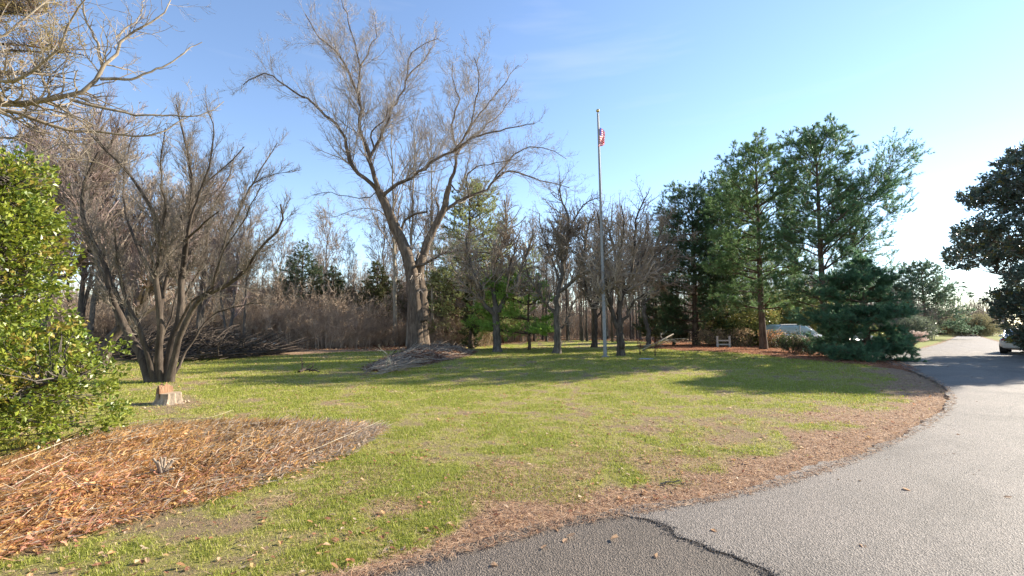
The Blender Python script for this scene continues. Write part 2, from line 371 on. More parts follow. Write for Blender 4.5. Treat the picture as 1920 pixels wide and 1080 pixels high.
# the newer asphalt is a thicker layer, cut back where the old one lies bare
NEWP = smooth_poly(GP([(1130, 970), (1200, 958)] + DRIVE_EDGE[3:]) + GP([(1600, 672), (1560, 664), (1600, 660), (1690, 661), (1745, 652), (1770, 643), (1788, 635), (1800, 628), (1803, 624), (1822, 624), (1830, 629), (1850, 636), (1880, 644), (1905, 646), (2050, 648)]) +
        [(60, 26), (60, 20), (31.5, 21.0), (28, 19.2), (25.5, 19.4), (24.5, 18.2), (27, 17.2), (34, 17), (60, 14), (40, -6), (4, -6), (3.0, 1.2)] + GP([(1460, 1120), (1420, 1085), (1385, 1064), (1340, 1050), (1300, 1035), (1262, 1018), (1240, 1000), (1215, 988)]), 1)
slab('old_asphalt', OLD_PATCH, .053, .06, M_ASPH_OLD)
slab('driveway', NEWP, .060, .075, M_ASPH, rough_e=.06)

# pine straw beds under the pines, the far field
def bed_sheet(name, poly, mat, lift, mound=0, mw=1.0, step=.3, kind='structure', edge=.3):
    mn = poly.min(0)-.6; mxx = poly.max(0)+.6
    nx = int((mxx[0]-mn[0])/step)+2; ny = int((mxx[1]-mn[1])/step)+2
    X, Y = np.meshgrid(np.linspace(mn[0], mxx[0], nx), np.linspace(mn[1], mxx[1], ny), indexing='ij')
    idx = np.arange(nx*ny).reshape(nx, ny); F = np.stack([idx[:-1, :-1], idx[1:, :-1], idx[1:, 1:], idx[:-1, 1:]], -1).reshape(-1, 4)
    X = X.ravel(); Y = Y.ravel(); s = sdist(poly, X, Y) + edge*2*(fbm(X/.8+9, Y/.8, 3)-.5)
    Z = H(X, Y) + np.clip(s/.25, -2, 1)*lift + mound*sstep(0, mw, s)*(.6+.8*fbm(X/.5, Y/.5, 3))
    V, F2, _ = sub(X, Y, Z, F, (s[F] > -.3).any(1))
    o = mk(name, V, F2, mat, smooth=True); o['kind'] = kind; return o
STRAW = smooth_poly(GP([(1280, 662), (1330, 664), (1400, 668), (1480, 677), (1560, 682), (1640, 688), (1700, 697), (1722, 702), (1690, 686), (1640, 672), (1560, 664), (1480, 655), (1400, 648), (1320, 646), (1220, 645), (1190, 650), (1230, 657)]), 2)
bed_sheet('pine_straw_bed', STRAW, M_STRAWBED, .035, .05, 1.0, .25)
FAR1 = smooth_poly(GP([(1690, 659), (1735, 650), (1762, 642), (1782, 634), (1797, 627), (1801, 623), (1760, 621), (1700, 622), (1660, 630), (1640, 650)]), 1)
bed_sheet('roadside_grass', FAR1, M_FARGRASS, .03, 0, 1, .6, edge=.4)
FAR2 = smooth_poly(GP([(1834, 628), (1856, 635), (1886, 641), (1960, 644), (2100, 645), (2100, 622), (1825, 622)]), 1)
bed_sheet('roadside_grass', FAR2, M_FARGRASS, .03, 0, 1, .8, edge=.4)
bed_sheet('planting_bed', BED, M_BEDF, .03, .13, .9, .06, edge=.12)
def zbed(x, y):
    s = sdist(BED, x, y); return H(x, y) + .03 + .13*sstep(0, .9, s)*(.6+.8*fbm(x/.5, y/.5, 3))

# ------------------------------------------------------------------ tubes / branching
def nrm(v): return v/(np.linalg.norm(v, axis=-1, keepdims=True)+1e-9)
def tubes(P, Rd, S=4, cap=False):
    N, K, _ = P.shape
    T = np.empty_like(P); T[:, 1:-1] = P[:, 2:]-P[:, :-2]; T[:, 0] = P[:, 1]-P[:, 0]; T[:, -1] = P[:, -1]-P[:, -2]; T = nrm(T)
    m = nrm(P[:, -1]-P[:, 0]); ax = np.argmin(np.abs(m), 1); ref = np.eye(3)[ax][:, None, :]
    U = nrm(np.cross(T, ref)); Vv = np.cross(T, U)
    a = np.arange(S)/S*2*math.pi
    ring = P[:, :, None] + Rd[:, :, None, None]*(np.cos(a)[None, None, :, None]*U[:, :, None]+np.sin(a)[None, None, :, None]*Vv[:, :, None])
    V = ring.reshape(-1, 3); idx = np.arange(N*K*S).reshape(N, K, S)
    j = (np.arange(S)+1) % S
    F = np.stack([idx[:, :-1], idx[:, :-1][:, :, j], idx[:, 1:][:, :, j], idx[:, 1:]], -1).reshape(-1, 4)
    return V, F
def resample(pts, K, wig=0, rg=rng):
    P = np.array(pts, float)
    # catmull-rom through the traced joints
    Q = np.vstack([2*P[0]-P[1], P, 2*P[-1]-P[-2]]); out = []
    seg = np.linalg.norm(np.diff(P[:, :3], axis=0), axis=1); cum = np.r_[0, np.cumsum(seg)]; tt = np.linspace(0, cum[-1], K)
    for t in tt:
        i = min(len(seg)-1, np.searchsorted(cum, t, 'right')-1); u = (t-cum[i])/max(seg[i], 1e-6)
        p0, p1, p2, p3 = Q[i], Q[i+1], Q[i+2], Q[i+3]
        out.append(.5*(2*p1+(p2-p0)*u+(2*p0-5*p1+4*p2-p3)*u*u+(3*p1-p0-3*p2+p3)*u**3))
    out = np.array(out)
    if wig: out[1:-1, :3] += rg.normal(0, wig, (K-2, 3))
    return out
def spawn(P, Rd, M, t0, t1, ang, lf, rg, K=5, up=.1, wig=.15, rk=.6, rtip=.4, rmin=.004, lmin=0, lmax=99, tl=.6, pw=1.0, bias=None, curl=0, flat=0):
    """M children shared out over the parents by length"""
    N, Kp, _ = P.shape
    Ln = np.linalg.norm(np.diff(P, axis=1), axis=2).sum(1)
    idx = rg.choice(N, M, p=Ln**pw/(Ln**pw).sum()); t = t0+(t1-t0)*rg.random(M)
    f = t*(Kp-1); i = np.minimum(f.astype(int), Kp-2); w = (f-i)[:, None]
    A = P[idx, i]; B = P[idx, i+1]; pos = A*(1-w)+B*w; T = nrm(B-A); r = Rd[idx, i]*(1-w[:, 0])+Rd[idx, i+1]*w[:, 0]
    L_ = np.clip(Ln[idx]*lf*(1-tl*t)*rg.uniform(.55, 1.35, M), lmin, lmax)
    v = rg.normal(0, 1, (M, 3)); v[:, 2] *= (1-flat)
    if bias is not None: v += np.asarray(bias)
    pr = nrm(v-(v*T).sum(1, keepdims=True)*T)
    a = (ang*rg.uniform(.65, 1.35, M))[:, None]
    dct = nrm(np.cos(a)*T+np.sin(a)*pr); C = np.empty((M, K, 3)); C[:, 0] = pos
    st = (L_/(K-1))[:, None]
    for k in range(1, K):
        C[:, k] = C[:, k-1]+dct*st; dct = nrm(dct+rg.normal(0, wig, (M, 3))+np.array([0, 0, up])+(curl*pr if curl else 0))
    r0 = np.maximum(r*rk, rmin)
    u = np.linspace(0, 1, K)[None]
    RR = r0[:, None]*(1-u*(1-rtip)); return C, np.maximum(RR, rmin*.6)
def add_tubes(acc, lv):
    for (P, Rd, S) in lv: acc.add(*tubes(P, Rd, S))
RS = 1.0
def limb(pts, D, r0, r1, K=16, wig=0, rg=rng, pw=1.0):
    """pts: (px, py, dy) traced; r0/r1 radii in photo pixels at distance D"""
    Q = np.array([W(p[0], p[1], D+(p[2] if len(p) > 2 else 0)) for p in pts]); P = resample(Q, K, wig, rg)
    u = np.linspace(0, 1, K)**pw; return P, (r0*(1-u)+r1*u)/FPX*D*RS
def center(root_loc, P): return P-np.asarray(root_loc)
def build_bare(name, label, cat, loc, limbs, levels, bark, twig, group=None, S0=10, flare=1.35, rz=0, parent=None):
    """limbs: list of (P,R) in world coordinates"""
    r = thing(name, label, cat, loc, group)
    a = Acc()
    for P, Rd in limbs:
        Rd = Rd.copy()
        if abs(P[0, 2]-loc[2]) < .6:
            Rd[0] *= flare; Rd[1] *= 1+(flare-1)*.3
        a.add(*tubes((P-np.array(loc))[None], Rd[None], S0))
    a.build('trunk', bark, r, smooth=True)
    b = Acc()
    for (P, Rd, S) in levels: b.add(*tubes(P-np.array(loc), Rd, S))
    b.build('crown', twig, r)
    return r
def stack(limbs, K=16):
    return np.stack([resample(P, K) for P, _ in limbs]), np.stack([np.interp(np.linspace(0, 1, K), np.linspace(0, 1, len(Rd)), Rd) for _, Rd in limbs])

# ------------------------------------------------------------------ the big bare tree (centre left)
D = 33.8
rg = np.random.default_rng(11)
TB = W(787, 657, D)
big = []
def BL(pts, r0, r1, K=18, dy0=0, dy1=0, wig=.05, pw=.8):
    n_ = len(pts); q = [(p[0], p[1], dy0+(dy1-dy0)*i/(n_-1)) for i, p in enumerate(pts)]
    big.append(limb(q, D, r0*.82, r1*.9, K, wig, rg, pw))
BL([(783, 660), (779, 610), (777, 560), (773, 510), (760, 470), (745, 435), (726, 392), (710, 358)], 21, 8.5, 20, 0, -.3, .03)
BL([(792, 660), (790, 600), (786, 550), (786, 500), (800, 460), (814, 425), (831, 397), (842, 350)], 17, 6, 20, .2, .8, .03)
BL([(790, 600), (788, 560), (784, 515), (790, 480)], 20, 10, 10, .2, .3)
BL([(712, 364), (700, 350), (685, 335), (662, 313), (653, 290), (644, 255), (627, 230), (602, 209), (580, 187), (550, 171), (524, 152), (507, 140), (478, 146), (456, 159)], 8, 1.2, 26, 0, -4)
BL([(712, 364), (701, 330), (689, 285), (677, 247), (676, 202), (670, 176), (655, 139), (632, 101), (595, 64), (572, 26)], 9, 1.2, 24, -.3, -2)
BL([(675, 198), (672, 165), (674, 140), (674, 118), (668, 94), (662, 64), (649, 30), (638, -16)], 5, 1, 16, -1, .5)
BL([(676, 124), (690, 95), (705, 60), (700, 20)], 3, .8, 10, -1, 1.5)
BL([(692, 298), (702, 278), (716, 255), (726, 232), (734, 202), (756, 172), (764, 139), (767, 105), (790, 86), (822, 72)], 6, 1, 20, -.3, 2)
BL([(760, 152), (775, 130), (795, 112), (812, 85), (818, 55)], 3, .8, 12, 1, 3)
BL([(702, 280), (697, 250), (710, 235), (722, 225), (728, 200)], 3.5, 1.5, 10, -.3, -1)
BL([(715, 372), (722, 365), (737, 349), (767, 334), (794, 319), (824, 296), (850, 285), (869, 262), (884, 232), (891, 195), (899, 150), (889, 108)], 7, 1.1, 24, -.3, -3)
BL([(848, 286), (868, 270), (887, 259), (925, 247), (962, 240), (1003, 232)], 4.5, 1, 14, -1.6, -4)
BL([(872, 255), (890, 225), (917, 195), (944, 157), (972, 122)], 3.5, .8, 14, -2, -1)
BL([(842, 352), (852, 322), (857, 289), (850, 262), (846, 240), (853, 210), (861, 185), (850, 150), (848, 115)], 7, 1, 18, .8, 3)
BL([(858, 290), (875, 265), (905, 240), (935, 215), (960, 180)], 4, 1, 14, 1.2, 5)
BL([(822, 405), (845, 388), (867, 374), (888, 367), (910, 357), (929, 335), (953, 321), (988, 329), (1027, 343), (1068, 352)], 7, 1.2, 20, .6, 3)
BL([(925, 340), (944, 311), (965, 290), (985, 278), (1019, 277), (1062, 298)], 4, .9, 16, 1.5, 4.5)
BL([(880, 370), (876, 345), (878, 325), (900, 310), (935, 305), (975, 292)], 3, .9, 14, 1, -1)
BL([(774, 503), (790, 497), (809, 488), (832, 475), (850, 471), (871, 471), (910, 474), (949, 482)], 5.5, 1.6, 16, 0, -3, .03)
BL([(752, 432), (757, 415), (770, 405), (785, 400), (801, 397)], 5, 3.2, 10, 0, -1.2, .02)
BL([(708, 358), (690, 372), (660, 370), (620, 362), (585, 366)], 2, .7, 12, 0, -3)
BL([(740, 425), (715, 400), (680, 390), (640, 402), (600, 410)], 1.8, .6, 12, 0, 2)
BL([(800, 455), (815, 430), (822, 400), (818, 370)], 7, 3, 10, .6, 1.4)
BL([(845, 345), (860, 360), (870, 340), (878, 300), (880, 262)], 3, 1, 12, .8, 3)
P0, R0 = stack(big[3:])
for q_ in range(3, len(big)): big[q_] = (big[q_][0], big[q_][1]*.66)
P0, R0 = stack(big[3:])
P1, R1 = spawn(P0, R0, 640, .12, 1, .7, .32, rg, 8, .16, .15, .3, .35, .012, .9, 3.8, .5)
P2, R2 = spawn(P1, R1, 4600, .15, 1, .7, .5, rg, 6, .12, .18, .5, .4, .0075, .4, 1.8)
P2b, R2b = spawn(P0, R0, 1100, .1, 1, .95, .12, rg, 5, .1, .2, .12, .4, .009, .4, 1.4)
P3, R3 = spawn(P2, R2, 26000, .1, 1, .7, .55, rg, 4, .1, .2, .6, .5, .0054, .22, .9)
P4, R4 = spawn(big[1][0][None], big[1][1][None], 34, .35, .75, 1.5, .14, rg, 8, -.14, .25, .12, .4, .012, .8, 2.4)
P5, R5 = spawn(P4, R4, 240, .2, 1, .9, .5, rg, 6, -.1, .3, .7, .4, .009, .3, 1.2)
build_bare('bare_maple_tree', 'tallest bare tree with forked thick trunk rising from a brown leaf mound', 'tree', tuple(TB), big,
           [(P1, R1, 4), (P2, R2, 3), (P2b, R2b, 3), (P3, R3, 3), (P4, R4, 3), (P5, R5, 3)], BK_MAPLE, TW_MAPLE, S0=12, flare=1.3)

# ------------------------------------------------------------------ multi-stem tree on the left
D = 13.7
rg = np.random.default_rng(5); clump = []
def CL(pts, r0, r1, dy0=0, dy1=0, K=16, wig=.015):
    n_ = len(pts); clump.append(limb([(p[0], p[1], dy0+(dy1-dy0)*i/(n_-1)) for i, p in enumerate(pts)], D, r0, r1, K, wig, rg, .8))
CL([(284, 718), (270, 675), (240, 625), (215, 570), (200, 500), (175, 455), (155, 400), (162, 335), (185, 285)], 13, 3, -.1, .6)
CL([(292, 718), (275, 655), (258, 612), (235, 560), (222, 490), (215, 430)], 9, 2.5, -.1, -.8)
CL([(300, 718), (298, 650), (302, 590), (292, 525), (299, 480), (296, 425), (270, 365), (222, 305), (172, 255)], 11, 2, 0, -.8)
CL([(312, 719), (320, 650), (335, 600), (340, 525), (350, 450), (360, 375), (355, 300), (340, 235), (330, 195)], 13, 1.8, .1, .8)
CL([(318, 716), (328, 670), (350, 600), (380, 560), (445, 522), (480, 475), (522, 432), (531, 402), (526, 383)], 10, 2.2, 0, -1.0)
CL([(327, 700), (345, 665), (370, 625), (400, 590), (455, 572), (500, 568)], 4, 1.2, .2, 1.2)
CL([(378, 562), (400, 530), (420, 460), (450, 390), (480, 335), (500, 300), (520, 268)], 5, 1.1, -.2, .6)
CL([(302, 712), (300, 625), (306, 550), (322, 475), (345, 400), (380, 350), (420, 315), (458, 275)], 8, 1.5, .3, 1.6)
CL([(345, 500), (352, 440), (372, 370), (395, 300), (400, 240), (385, 190)], 5, 1.1, .3, -.4)
CL([(320, 640), (345, 560), (385, 480), (395, 400), (430, 330), (440, 290)], 5, 1.2, .2, 2.0)
CL([(290, 520), (262, 470), (235, 400), (232, 330), (250, 250)], 5, 1.3, 0, 1.4)
CL([(305, 560), (285, 480), (310, 400), (300, 320), (310, 240)], 5, 1.3, .2, -1.3)
CL([(330, 620), (362, 560), (395, 545), (420, 470), (465, 400), (490, 345)], 4, 1.1, .2, -1.6)
CL([(450, 390), (470, 350), (505, 330), (548, 320)], 2.2, .8, .2, .4, 10)
CL([(345, 452), (372, 430), (400, 405), (410, 397)], 4, 1.6, 0, -.6, 8)
CL([(222, 305), (190, 270), (165, 220), (160, 190)], 2, .8, -.7, -1.2, 8)
CL([(282, 690), (300, 640), (330, 560), (335, 480)], 4, 1.4, .5, 1.4, 10)
clump = [(a_, b_*.66) for a_, b_ in clump]
P0, R0 = stack(clump)
P1, R1 = spawn(P0, R0, 560, .3, .97, .5, .22, rg, 8, .14, .12, .3, .4, .006, .35, 1.2)
P2, R2 = spawn(P1, R1, 3600, .12, 1, .55, .5, rg, 6, .1, .14, .6, .4, .0042, .25, .85)
P3, R3 = spawn(P2, R2, 16000, .1, 1, .6, .55, rg, 4, .08, .15, .7, .5, .0034, .14, .45)
cl_loc = (*W(303, 718, D)[:2], 0)
build_bare('bare_clump_tree', 'bare many-stemmed tree fanning up from one base behind the tree stump', 'tree', cl_loc, clump,
           [(P1, R1, 4), (P2, R2, 3), (P3, R3, 3)], BK_DARK, TW_DARK, S0=10, flare=1.25)

# leaning tree behind it
D = 19.0
rg = np.random.default_rng(6); lean = []
def LL(pts, r0, r1, dy0=0, dy1=0, K=16, wig=.02):
    n_ = len(pts); lean.append(limb([(p[0], p[1], dy0+(dy1-dy0)*i/(n_-1)) for i, p in enumerate(pts)], D, r0, r1, K, wig, rg, .8))
LL([(183, 690), (205, 640), (250, 588), (300, 520), (335, 470), (365, 410), (400, 340)], 11, 2, 0, 1)
LL([(228, 610), (218, 560), (190, 500), (165, 450), (150, 390), (170, 330), (225, 240)], 8, 2, .2, .2)
LL([(165, 470), (120, 520), (90, 500), (60, 440), (40, 380)], 6, 2, .2, .6)
LL([(230, 500), (170, 495), (120, 492), (60, 500)], 4, 2, .2, 1)
LL([(160, 400), (190, 330), (180, 260), (200, 180)], 4, 1, .2, 2)
LL([(60, 440), (85, 370), (70, 300), (90, 220)], 4, 1, .6, 2)
P0, R0 = stack(lean)
P1, R1 = spawn(P0, R0, 260, .25, 1, .6, .34, rg, 8, .14, .15, .5, .4, .009, .6, 2.6)
P2, R2 = spawn(P1, R1, 1700, .12, 1, .6, .5, rg, 6, .08, .16, .6, .4, .006, .3, 1.3)
P3, R3 = spawn(P2, R2, 6000, .1, 1, .6, .5, rg, 4, .05, .15, .7, .5, .0045, .15, .6)
build_bare('leaning_tree', 'dark bare tree leaning over between the green holly and the many-stemmed tree', 'tree', (*W(183, 690, D)[:2], 0), lean,
           [(P1, R1, 4), (P2, R2, 3), (P3, R3, 3)], BK_DARK, TW_PLUM, S0=9)

# pale boughs reaching in from a tree standing left of the frame
rg = np.random.default_rng(8); D = 7.5; ov = []
def OL(pts, r0, r1, dy0=0, dy1=0, K=18, wig=.012):
    n_ = len(pts); ov.append(limb([(p[0]/2, p[1]/2, dy0+(dy1-dy0)*i/(n_-1)) for i, p in enumerate(pts)], D, r0, r1, K, wig, rg, .7))
tx = W(-640, 200, D)[0]
OL([(-1280, 1625), (-1290, 1000), (-1270, 600), (-1240, 200), (-1260, -300), (-1200, -800)], 60, 20, 0, 0, 18)
OL([(-1250, 520), (-800, 420), (-400, 400), (-60, 392), (120, 381), (230, 370), (300, 352), (350, 308), (385, 250), (430, 215), (435, 170), (480, 130), (560, 90), (625, 38), (640, 0)], 17, 1, 0, .9, 30)
OL([(375, 296), (470, 295), (560, 275), (640, 230), (700, 190), (758, 158)], 3.4, .8, .5, 1.2)
OL([(384, 245), (360, 160), (332, 90), (310, 20), (318, -60)], 3.5, 1, .6, .2)
OL([(-1240, 600), (-700, 440), (-300, 400), (0, 412), (100, 432), (200, 475), (260, 495), (350, 495), (450, 506), (560, 510), (650, 470), (720, 432)], 13, .9, 0, 2.2, 28)
OL([(265, 373), (400, 405), (520, 430), (640, 435), (760, 432), (840, 380)], 3.6, .7, .3, 1.6)
OL([(-1230, 300), (-600, 330), (-100, 306), (60, 298), (170, 230), (230, 160), (270, 60), (350, -40)], 12, 1, 0, -.7, 24)
OL([(-1240, 700), (-500, 560), (-60, 520), (90, 525), (200, 590), (330, 600), (440, 640)], 8, .8, 0, 1.8, 22)
OL([(-300, 660), (0, 640), (70, 610), (130, 590), (220, 545), (330, 540)], 4, .8, 0, .6)
OL([(-1230, 100), (-500, 120), (-50, 150), (100, 60), (230, -30)], 10, 1, 0, 1, 20)
OL([(60, 300), (35, 230), (0, 160), (-30, 60)], 2, .6, .1, .8)
OL([(435, 140), (520, 60), (545, -30)], 2, .6, .7, 1.4)
OL([(150, 378), (60, 300), (40, 360), (-20, 430)], 1.6, .6, .3, -.4)
P0, R0 = stack(ov[1:])
P1, R1 = spawn(P0, R0, 240, .45, 1, .8, .13, rg, 9, .06, .2, .45, .4, .0042, .25, 1.0, .3)
P2, R2 = spawn(P1, R1, 1000, .15, 1, .75, .5, rg, 6, .05, .2, .6, .4, .003, .12, .5)
P3, R3 = spawn(P2, R2, 2600, .1, 1, .8, .45, rg, 4, .06, .2, .8, .5, .0022, .05, .2)
build_bare('overhanging_tree', 'pale bare boughs reaching into the upper left corner above the holly', 'tree', (*W(-640, 500, D)[:2], 0), ov,
           [(P1, R1, 4), (P2, R2, 3), (P3, R3, 3)], mat_bark('bark_bough', (.15, .115, .08), (.3, .245, .175), (.45, .385, .29), 9, bumpd=.008), mat_bark('twig_bough', (.18, .14, .1), (.33, .27, .2), (.46, .4, .31), 5, bumpd=0), S0=9)

# ------------------------------------------------------------------ foliage pieces
def needles(pos, dr, n, ln, wd, spread, rg, cols):
    N = len(pos); P = np.repeat(pos, n, 0); Dn = np.repeat(nrm(dr), n, 0)
    Dn = nrm(Dn+rg.normal(0, spread, Dn.shape)); l = ln*rg.uniform(.7, 1.2, (len(P), 1))
    s = nrm(np.cross(Dn, rg.normal(0, 1, Dn.shape)))*wd*.5
    V = np.stack([P-s, P+s, P+Dn*l], 1).reshape(-1, 3); F = np.arange(len(P)*3).reshape(-1, 3)
    C = np.repeat(np.repeat(cols, n, 0)*rg.uniform(.8, 1.2, (len(P), 1)), 3, 0); return V, F, C
def leaves(pos, dr, n, ln, wd, spread, jit, rg, cols, fold=.25, two=None, up=0):
    N = len(pos); P = np.repeat(pos, n, 0)+rg.normal(0, jit, (N*n, 3)); Dn = np.repeat(nrm(dr), n, 0)
    Dn = Dn+rg.normal(0, spread, Dn.shape); Dn[:, 2] += up; Dn = nrm(Dn); l = ln*rg.uniform(.6, 1.25, (len(P), 1))
    nn = nrm(np.cross(Dn, rg.normal(0, 1, Dn.shape))); s = nn*wd*.5*rg.uniform(.8, 1.2, (len(P), 1)); up_ = np.cross(Dn, nn)*wd*fold
    mid = P+Dn*l*.48
    V = np.stack([P, mid+s+up_, P+Dn*l, mid-s+up_], 1).reshape(-1, 3); b = np.arange(len(P))[:, None]*4
    F = np.concatenate([b+np.array([[0, 1, 2]]), b+np.array([[0, 2, 3]])]); C = np.repeat(cols, n, 0)*rg.uniform(.75, 1.25, (len(P), 1))
    if two is not None:
        m = rg.random(len(P)) < two[1]; C[m] = np.array(two[0])*rg.uniform(.7, 1.3, (m.sum(), 1))
    return V, F, np.repeat(C, 4, 0)
def palette(rg, N, a, b, extra=None, pe=.1):
    t = rg.random((N, 1)); C = np.array(a)*(1-t)+np.array(b)*t
    if extra is not None:
        m = rg.random(N) < pe; C[m] = np.array(extra)
    return C
def pine(name, label, cat, loc, h, cb, Rf, seed, nwh=20, nb=5, elev=(.15, .9), r0=.17, M2=900, M3=3600, nn=12, ln=.12, wd=.016,
         ca=(.045, .085, .04), cbx=(.075, .125, .065), wig=.05, droop=0, lean=(0, 0), group=None, bark=None, inner=.0, sp=.42, dead=.03, topn=1.0, tiers=0, jag=0, elx=0):
    rg = np.random.default_rng(seed); r = thing(name, label, cat, loc, group)
    K = 16; u = np.linspace(0, 1, K)
    T = np.stack([lean[0]*u**1.5*h+wig*np.sin(u*7+seed), lean[1]*u*h+wig*np.cos(u*5+seed), u*h], 1); TR = r0*(1-u)**.85+.015
    T[0, :2] = 0; TR[0] *= 1.35; TR[1] *= 1.08
    Ps = []; Rs = []
    for k in range(nwh):
        t = cb+(1-cb)*(max(0, k+rg.uniform(-.3, .3)*(.2 if tiers else 1))/nwh)**.92; t = min(max(t, .02), .985); z = t*h; base = np.array([np.interp(t, u, T[:, i]) for i in range(3)])
        a0 = rg.uniform(0, 6.28); q = nb+rg.integers(-1, 2)
        for j in range(q):
            az = a0+j*6.283/q+rg.normal(0, .22); Rr = Rf(t, az)*rg.uniform(.72-jag, 1.12+jag*.4)
            if Rr < .12: Rr = .12
            e = elev[0]+(elev[1]-elev[0])*t**1.6+rg.normal(0, .07)+elx*max(0, math.cos(az))**2*(.22 < t < .6); kk = 9; v = np.linspace(0, 1, kk)
            dx = np.stack([np.cos(az)*Rr*v, np.sin(az)*Rr*v, Rr*(math.tan(e)*v + .12*v*v - droop*v*v*1.0 + droop*.5*v**4)], 1)+rg.normal(0, .02*Rr, (kk, 3))*v[:, None]
            Ps.append(base+dx); Rs.append((.012+.011*Rr)*(1-v)+.006)
    P0 = np.array(Ps); R0 = np.array(Rs)
    P1, R1 = spawn(P0, R0, M2, inner+.25, 1, .8, .42, rg, 6, .03, .08, .55, .4, .006, .2, 1.8, .55, flat=.9)
    P2, R2 = spawn(P1, R1, M3, .3, 1, .65, .45, rg, 4, .16, .1, .6, .5, .0045, .1, .34, .4, flat=.8)
    P2c, R2c = spawn(P0, R0, M3//4, .45+inner, 1, .7, .2, rg, 4, .12, .1, .5, .5, .0045, .18, .7, .3)
    a = Acc(); a.add(*tubes(T[None], TR[None], 10)); a.build('trunk', bark or BK_PINE, r, smooth=True)
    a = Acc(); a.add(*tubes(P0, R0, 5)); a.add(*tubes(P1, R1, 3)); a.build('branches', bark or BK_PINE, r)
    tip = []; dr = []
    for P in (P2, P2c):
        for s in (1, 2, 3):
            tip.append(P[:, s]); dr.append(P[:, s]-P[:, s-1])
    tip.append(P1[:, -1]); dr.append(P1[:, -1]-P1[:, -2]); tip.append(P0[:, -1]); dr.append(P0[:, -1]-P0[:, -2])
    tip.append(T[-1:]); dr.append(T[-1:]-T[-2:-1])
    tip = np.concatenate(tip); dr = np.concatenate(dr)
    hz = fbm(tip[:, 0]*1.1+seed, tip[:, 2]*1.1+tip[:, 1], 3)[:, None]
    C = (np.array(ca)*(1-hz)+np.array(cbx)*hz)*1.5; C = C*rg.uniform(.8, 1.25, (len(tip), 1)); m = rg.random(len(tip)) < dead; C[m] = (.2, .13, .06)
    a2 = Acc(); V, F, Cc = needles(tip, dr, nn, ln, wd, sp, rg, C); a2.add(V, F); a2.C.append(Cc); a2.build('needles', NEEDLE, r)
    return r
def gl(px, py):
    x_, y_ = G(px, py); return (x_, y_, Hs(x_, y_)-.03)
def at(px, D): 
    x_ = W(px, 612, D)[0]; return (x_, D, Hs(x_, D)-.03)
# three pines on the right of the lawn
def R_big(t, az):
    c = math.cos(az)
    z = t
    prof = np.interp(z, [0, .12, .25, .4, .55, .7, .82, .92, 1], [1.8, 2.2, 2.6, 2.8, 2.6, 2.2, 1.8, 1.2, .3])
    if c > 0: prof += c**2*np.interp(z, [0, .2, .3, .4, .55, .62, .7, 1], [0, .8, 2.0, 2.6, 1.9, .6, 0, 0])
    else: prof *= 1-.12*abs(c)
    return prof
pine('white_pine_tree', 'tall open pine with a long limb sweeping right over the driveway entrance', 'pine tree', gl(1550, 668), 12.7, .2, R_big, 21, 15, 5, (.14, .95), .2, 1300, 5200, 17, .17, .015,
     (.06, .125, .055), (.14, .21, .1), elx=.3, group='pines beside the driveway')
pine('white_pine_tree', 'slender pine with bare lower trunk, next left of the pine with the sweeping limb', 'pine tree', gl(1432, 661), 13.3, .2, lambda t, az: np.interp(t, [0, .2, .35, .6, .8, .92, 1], [2.2, 2.6, 3.1, 2.8, 2.1, 1.2, .3]), 22, 15, 5, (.05, .85), .2, 1200, 4800, 16, .17, .016,
     (.07, .135, .05), (.16, .225, .085), group='pines beside the driveway')
pine('dark_pine_tree', 'dense dark pine with full rounded crown behind the grey bare twigs', 'pine tree', gl(1306, 650), 12.4, .1, lambda t, az: np.interp(t, [0, .15, .4, .65, .85, .95, 1], [2.6, 3.4, 3.7, 3.4, 2.5, 1.6, .5]), 23, 18, 6, (.0, .85), .26, 1600, 6600, 15, .17, .018,
     (.045, .085, .04), (.085, .14, .06), group='pines beside the driveway')
pine('dark_pine_tree', 'second dark pine filling the gap behind the slender pine trunk', 'pine tree', at(1372, 39), 13.6, .1, lambda t, az: np.interp(t, [0, .15, .4, .65, .85, .95, 1], [2.6, 3.3, 3.6, 3.2, 2.2, 1.2, .4]), 24, 18, 6, (.0, .85), .26, 1400, 5400, 15, .18, .02,
     (.055, .1, .04), (.1, .15, .06), group='pines beside the driveway')
pine('young_pine_tree', 'low wide young pine with boughs sweeping down onto the driveway edge', 'pine tree', gl(1628, 676), 4.9, .03, lambda t, az: np.interp(t, [0, .15, .4, .65, .85, 1], [2.3, 2.3, 1.8, 1.3, .7, .2])*(.95-.2*math.cos(az))*(.8+.4*abs(math.sin(az*1.5+t*9))), 25, 13, 7, (-.12, .7), .13, 1300, 5200, 17, .15, .015,
     (.06, .125, .065), (.11, .19, .1), droop=.12, jag=.3, group='pines beside the driveway')
pine('distant_pine_tree', 'hazy green pine standing beyond the young pine beside the far road', 'pine tree', at(1735, 60), 9.8, .12, lambda t, az: np.interp(t, [0, .2, .5, .8, 1], [4.2, 4.8, 3.8, 2.2, .4]), 26, 16, 6, (.05, .6), .25, 900, 3600, 10, .2, .05,
     (.09, .14, .09), (.15, .21, .13))
pine('layered_pine_tree', 'small bright green pine with flat layered boughs between two bare trees', 'pine tree', gl(992, 658), 5.6, .2, lambda t, az: np.interp(t, [0, .2, .5, .8, 1], [1.5, 2.4, 2.2, 1.5, .3])*(1.15-.45*math.cos(az)), 27, 5, 6, (.0, .3), .09, 600, 2600, 12, .13, .022,
     (.17, .27, .05), (.25, .36, .08), tiers=1, inner=.1)
